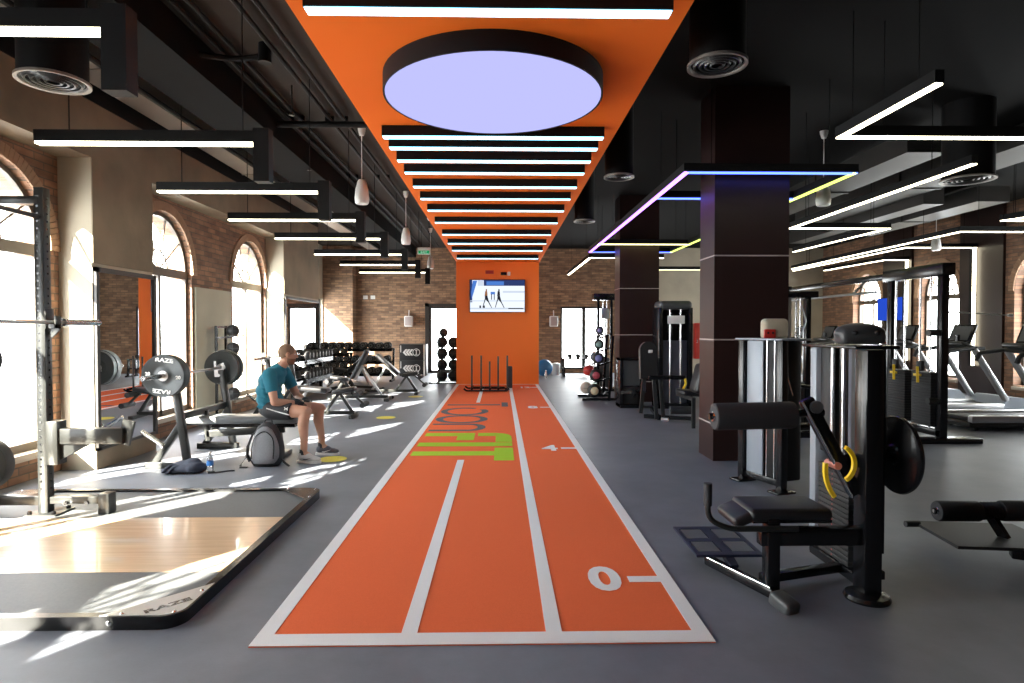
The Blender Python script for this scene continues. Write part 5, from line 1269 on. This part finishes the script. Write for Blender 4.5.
# ================================================================== CABLE CROSSOVER RIG
t = thing('cable_crossover', 'large black cable crossover frame with weight stacks right of centre', 'exercise machine', (5.85, 10.3, 0))
def rig_end(y0, y1, front):
    MB().ab((5.76, y0, 0), (5.86, y0+.1, 2.36), bevel=.008).build('post', G, t)
    MB().ab((5.76, y1-.1, 0), (5.86, y1, 2.36), bevel=.008).build('post', G, t)
    MB().ab((5.72, y0-.05, 2.2), (5.90, y1+.05, 2.36), bevel=.008).build('top_box', G, t)
    MB().ab((5.40, y0-.05, 0), (6.3, y0+.15, .07), bevel=.012).ab((5.40, y1-.15, 0), (6.3, y1+.05, .07), bevel=.012).build('floor_foot', G, t)
    MB().ab((5.76, y0, .08), (5.86, y1, .17), bevel=.008).build('base_rail', G, t)
    m = (y0+y1)/2
    for s in (-.26, .26):
        w = MB()
        for k in range(20): w.ab((5.71, m+s-.19, .2+k*.036), (5.91, m+s+.19, .2+k*.036+.033), bevel=.003)
        w.build('weight_stack', 'rubber', t)
        for d in (-.1, .1): MB().cyl((5.76, m+s+d, .17), (5.76, m+s+d, 2.2), .013, n=10).build('guide_rod', 'chrome', t)
        MB().tube([(5.70, m+s, 1.02), (5.70, m+s, 2.2)], .006, 6).build('cable', 'steel_dark', t)
        MB().box((5.70, m+s, 1.0), (.05, .1, .14), bevel=.01).build('stack_head', 'rubber', t)
    for s in (-.26, .24): MB().beam((5.66, m+s, .99), (5.64, m+s-.04, .78), .03, .03).box((5.66, m+s, .88), (.03, .12, .03)).build('yellow_pin', 'yellow', t)
    for z in (.55, 1.45): MB().cyl((5.62, y0+.05, z), (5.76, y0+.05, z), .045, n=16).build('pulley', 'steel_dark', t)
rig_end(7.86, 9.0, True); rig_end(12.3, 13.4, False)
MB().ab((5.77, 9.0, 2.24), (5.85, 12.35, 2.33), bevel=.008).build('cross_beam', G, t)
MB().tube([(5.60, 9.0, 2.05), (5.60, 12.3, 2.05)], .02, 8).beam((5.60, 9.6, 2.05), (5.8, 9.6, 2.26), .03, .03).beam((5.60, 11.7, 2.05), (5.8, 11.7, 2.26), .03, .03).build('pull_up_bar', 'brushed', t)
MB().tube([(5.86, 7.9, 1.72), (6.0, 7.9, 1.72), (6.7, 7.9, 1.68)], .008, 8, .02).lathe([(0, -.03), (.02, -.03), (.02, .03), (0, .03)], (6.7, 7.9, 1.68), (1, 0, 0), 10).build('cable_grip', 'brushed', t)
# machine between rig ends, seen behind the front tower
t = thing('cable_machine', 'silver and black cable column behind the grey-panelled machine', 'exercise machine', (4.15, 8.55, 0))
MB().ab((4.02, 8.5, 0), (4.09, 8.6, 1.98), bevel=.006).ab((4.3, 8.5, 0), (4.37, 8.6, 1.98), bevel=.006).ab((3.95, 8.45, 1.94), (4.45, 8.65, 2.03), bevel=.01).ab((3.9, 8.3, 0), (4.5, 8.8, .07)).build('frame', G, t)
MB().ab((4.03, 8.485, .9), (4.08, 8.497, 1.95)).build('front_strip', 'brushed', t)
MB().ab((4.1, 8.5, .1), (4.29, 8.62, .75), bevel=.01).build('weight_stack', 'rubber', t)
MB().cyl((4.17, 8.53, .75), (4.17, 8.53, 1.95), .012, n=10).cyl((4.23, 8.53, .75), (4.23, 8.53, 1.95), .012, n=10).build('guide_rod', 'chrome', t)
MB().tube([(4.2, 8.45, 1.85), (4.25, 8.40, 1.6), (4.15, 8.40, 1.35)], .008, 6, .05).cyl((4.1, 8.4, 1.35), (4.22, 8.4, 1.35), .018, n=10).build('hand_cable', 'brushed', t)

# ================================================================== TREADMILLS
def treadmill(y, label, x=8.0):
    t = thing('treadmill', label, 'treadmill', (x, y, 0), 0, 'row of treadmills facing the right windows')
    w = .38
    MB().ab((x-1.05, y-w+.09, .14), (x+.62, y+w-.09, .19), bevel=.01).build('running_belt', 'rubber', t)
    for s in (-1, 1): MB().ab((x-1.1, y+s*(w-.05)-.05, .12), (x+.70, y+s*(w-.05)+.05, .225), bevel=.02).build('side_rail', 'brushed', t)
    MB().ab((x-1.12, y-w+.02, .05), (x+.7, y+w-.02, .13), bevel=.015).build('deck', 'steel_dark', t)
    b = MB(); 
    prof = [(x+.58, .12), (x+1.02, .10), (x+1.04, .2), (x+.92, .32), (x+.70, .34), (x+.60, .24)]
    b.prism(prof, frame((0, y+w, 0), (1, 0, 0), (0, 0, 1)), 2*w).build('motor_hood', 'silver', t)
    b = MB()
    for sx in (-.95, .85):
        for s in (-1, 1): b.cyl((x+sx, y+s*.25, 0), (x+sx, y+s*.25, .08), .035, n=12)
    b.build('levelling_foot', 'rubber', t)
    for s in (-1, 1):
        MB().beam((x+.62, y+s*w, .28), (x+.05, y+s*w, 1.16), .06, .11, up=(0, 1, 0), bevel=.012).build('upright', 'brushed', t)
        MB().tube([(x-.45, y+s*w, 1.0), (x-.40, y+s*w, 1.12), (x+.0, y+s*w, 1.17), (x+.22, y+s*w, 1.17)], .035, 10, .06).build('handrail', 'rubber', t)
    MB().tube([(x+.0, y-w, 1.17), (x+.02, y, 1.15), (x+.0, y+w, 1.17)], .035, 10).build('crossbar', 'steel_dark', t)
    MB().box((x+.02, y, 1.22), (.28, .62, .06), Euler((0, math.radians(18), 0)), .02).build('console_tray', 'steel_dark', t)
    c = MB().box((x+.14, y, 1.42), (.05, .52, .34), Euler((0, math.radians(22), 0)), .018).build('console', 'steel_black', t)
    MB().box((x+.112, y, 1.43), (.006, .42, .26), Euler((0, math.radians(22), 0))).build('console_screen', 'pad_grey', c)
    MB().cyl((x-.02, y-.1, 1.28), (x-.02, y-.1, 1.40), .035, n=14).build('cup_holder', 'steel_black', t)
for y, l in ((9.15, 'nearest treadmill at the right edge of the frame'), (10.6, 'second treadmill from the camera'), (12.05, 'third treadmill from the camera, behind the cable frame post'), (13.5, 'fourth treadmill from the camera, behind the cable stacks'), (14.95, 'fifth treadmill from the camera, deep behind the cable stacks'), (16.4, 'farthest treadmill near the back plaster wall')): treadmill(y, l)

# ================================================================== LOW ROLLER MACHINE AT THE RIGHT EDGE
t = thing('roller_bench', 'low black floor machine with foam rollers cropped at the right edge', 'exercise machine', (3.4, 4.0, 0))
MB().prism(R4(-.32, .34, -.26, .26), frame((3.26, 4.02, .10), (1, -.12, 0), (.12, 1, 0)), .02).cyl((2.88, 4.26, .115), (2.98, 4.26, .115), .022, n=12).build('foot_plate', 'rubber', t)
MB().beam((3.30, 3.86, .06), (4.3, 3.3, .06), .09, .07, bevel=.01).build('base_beam', G, t)
MB().tube([(3.32, 3.80, .098), (4.3, 3.25, .098)], .008, 8).tube([(3.5, 3.80, .098), (4.35, 3.32, .098)], .008, 8).build('chrome_strip', 'chrome', t)
MB().cyl((2.93, 4.05, .27), (4.1, 4.0, .27), .02, n=12).build('roller_axle', G, t)
MB().lathe([(0, 0), (.062, 0), (.068, .01), (.068, .27), (.062, .28), (0, .28)], (2.95, 4.05, .27), (1, -.04, 0), 30).build('foam_roller', 'foam', t)
MB().lathe([(0, 0), (.062, 0), (.068, .01), (.068, .40), (.062, .41), (0, .41)], (3.37, 4.03, .275), (1, -.04, 0), 30).build('foam_roller', 'foam', t)
MB().lathe([(0, -.02), (.012, -.02), (.018, -.008), (.026, 0), (0, .0)], (2.95, 4.05, .27), (1, -.04, 0), 18).build('end_cap', 'chrome', t)
b = MB()
for k in range(5): b.lathe([(.03, 0), (.05, .004), (.06, .012), (.05, .02), (.03, .024)], (3.245+k*.024, 4.04, .272), (1, -.04, 0), 20, closed=True)
b.build('ribbed_collar', 'rubber', t)
MB().beam((3.3, 4.04, .26), (3.35, 3.95, .1), .05, .05).build('roller_bracket', G, t)
MB().beam((3.75, 4.0, .27), (3.8, 3.65, .08), .05, .05).build('roller_bracket', G, t)
MB().box((4.1, 3.6, .42), (.7, .36, .08), Euler((0, 0, -.5)), .03, 4).beam((4.1, 3.6, .08), (4.1, 3.6, .40), .06, .06).build('bench_pad', 'pad', t)

# ================================================================== LIGHT
w = bpy.data.worlds.new('World'); S.world = w; w.use_nodes = True
bg = w.node_tree.nodes['Background']
bg.inputs[0].default_value = (0.96, 0.98, 1.0, 1); bg.inputs[1].default_value = 8.0
sun = bpy.data.lights.new('Sun', 'SUN'); sun.energy = 34; sun.angle = math.radians(.55); sun.color = (1.0, .92, .78)
so = bpy.data.objects.new('Sun', sun); COL.objects.link(so)
so.rotation_euler = Vector((.55, .66, -.50)).to_track_quat('-Z', 'Y').to_euler()
def portal(loc, rot, sx, sy):
    l = bpy.data.lights.new('Window_Portal', 'AREA'); l.shape = 'RECTANGLE'; l.size = sx; l.size_y = sy; l.cycles.is_portal = True
    o = bpy.data.objects.new('Window_Portal', l); COL.objects.link(o); o.location = loc; o.rotation_euler = rot
for yc in WL: portal((XL-.30, yc, 1.70), (0, -PI/2, 0), 2.9, 1.42)
for yc in WRC: portal((XR+.30, yc, 1.70), (0, PI/2, 0), 2.9, 1.42)
portal((XB-.2, 18.85, 1.4), (0, -PI/2, 0), 2.3, 2.9)
portal(((D1[0]+D1[1])/2, YB+.2, 1.13), (-PI/2, 0, 0), .98, 2.26); portal(((D2[0]+D2[1])/2, YB+.2, 1.2), (-PI/2, 0, 0), 1.6, 2.15)

# ================================================================== CAMERA
f = 611.0
cam = bpy.data.cameras.new('Camera'); co = bpy.data.objects.new('Camera', cam); COL.objects.link(co)
cam.sensor_fit = 'HORIZONTAL'; cam.sensor_width = 36; cam.lens = 36*f/1024; cam.clip_start = .05; cam.clip_end = 200
co.location = (0, 0, 1.5)
co.rotation_euler = (PI/2-math.atan(12.5/f), 0, -math.atan(12/f))
S.camera = co
S.view_settings.view_transform = 'Standard'; S.view_settings.look = 'None'; S.view_settings.exposure = 1.52; S.view_settings.gamma = 1; S.view_settings.use_curve_mapping = False
S.cycles.use_denoising = True
S.cycles.max_bounces = 10; S.cycles.diffuse_bounces = 5; S.cycles.glossy_bounces = 4; S.cycles.transparent_max_bounces = 12
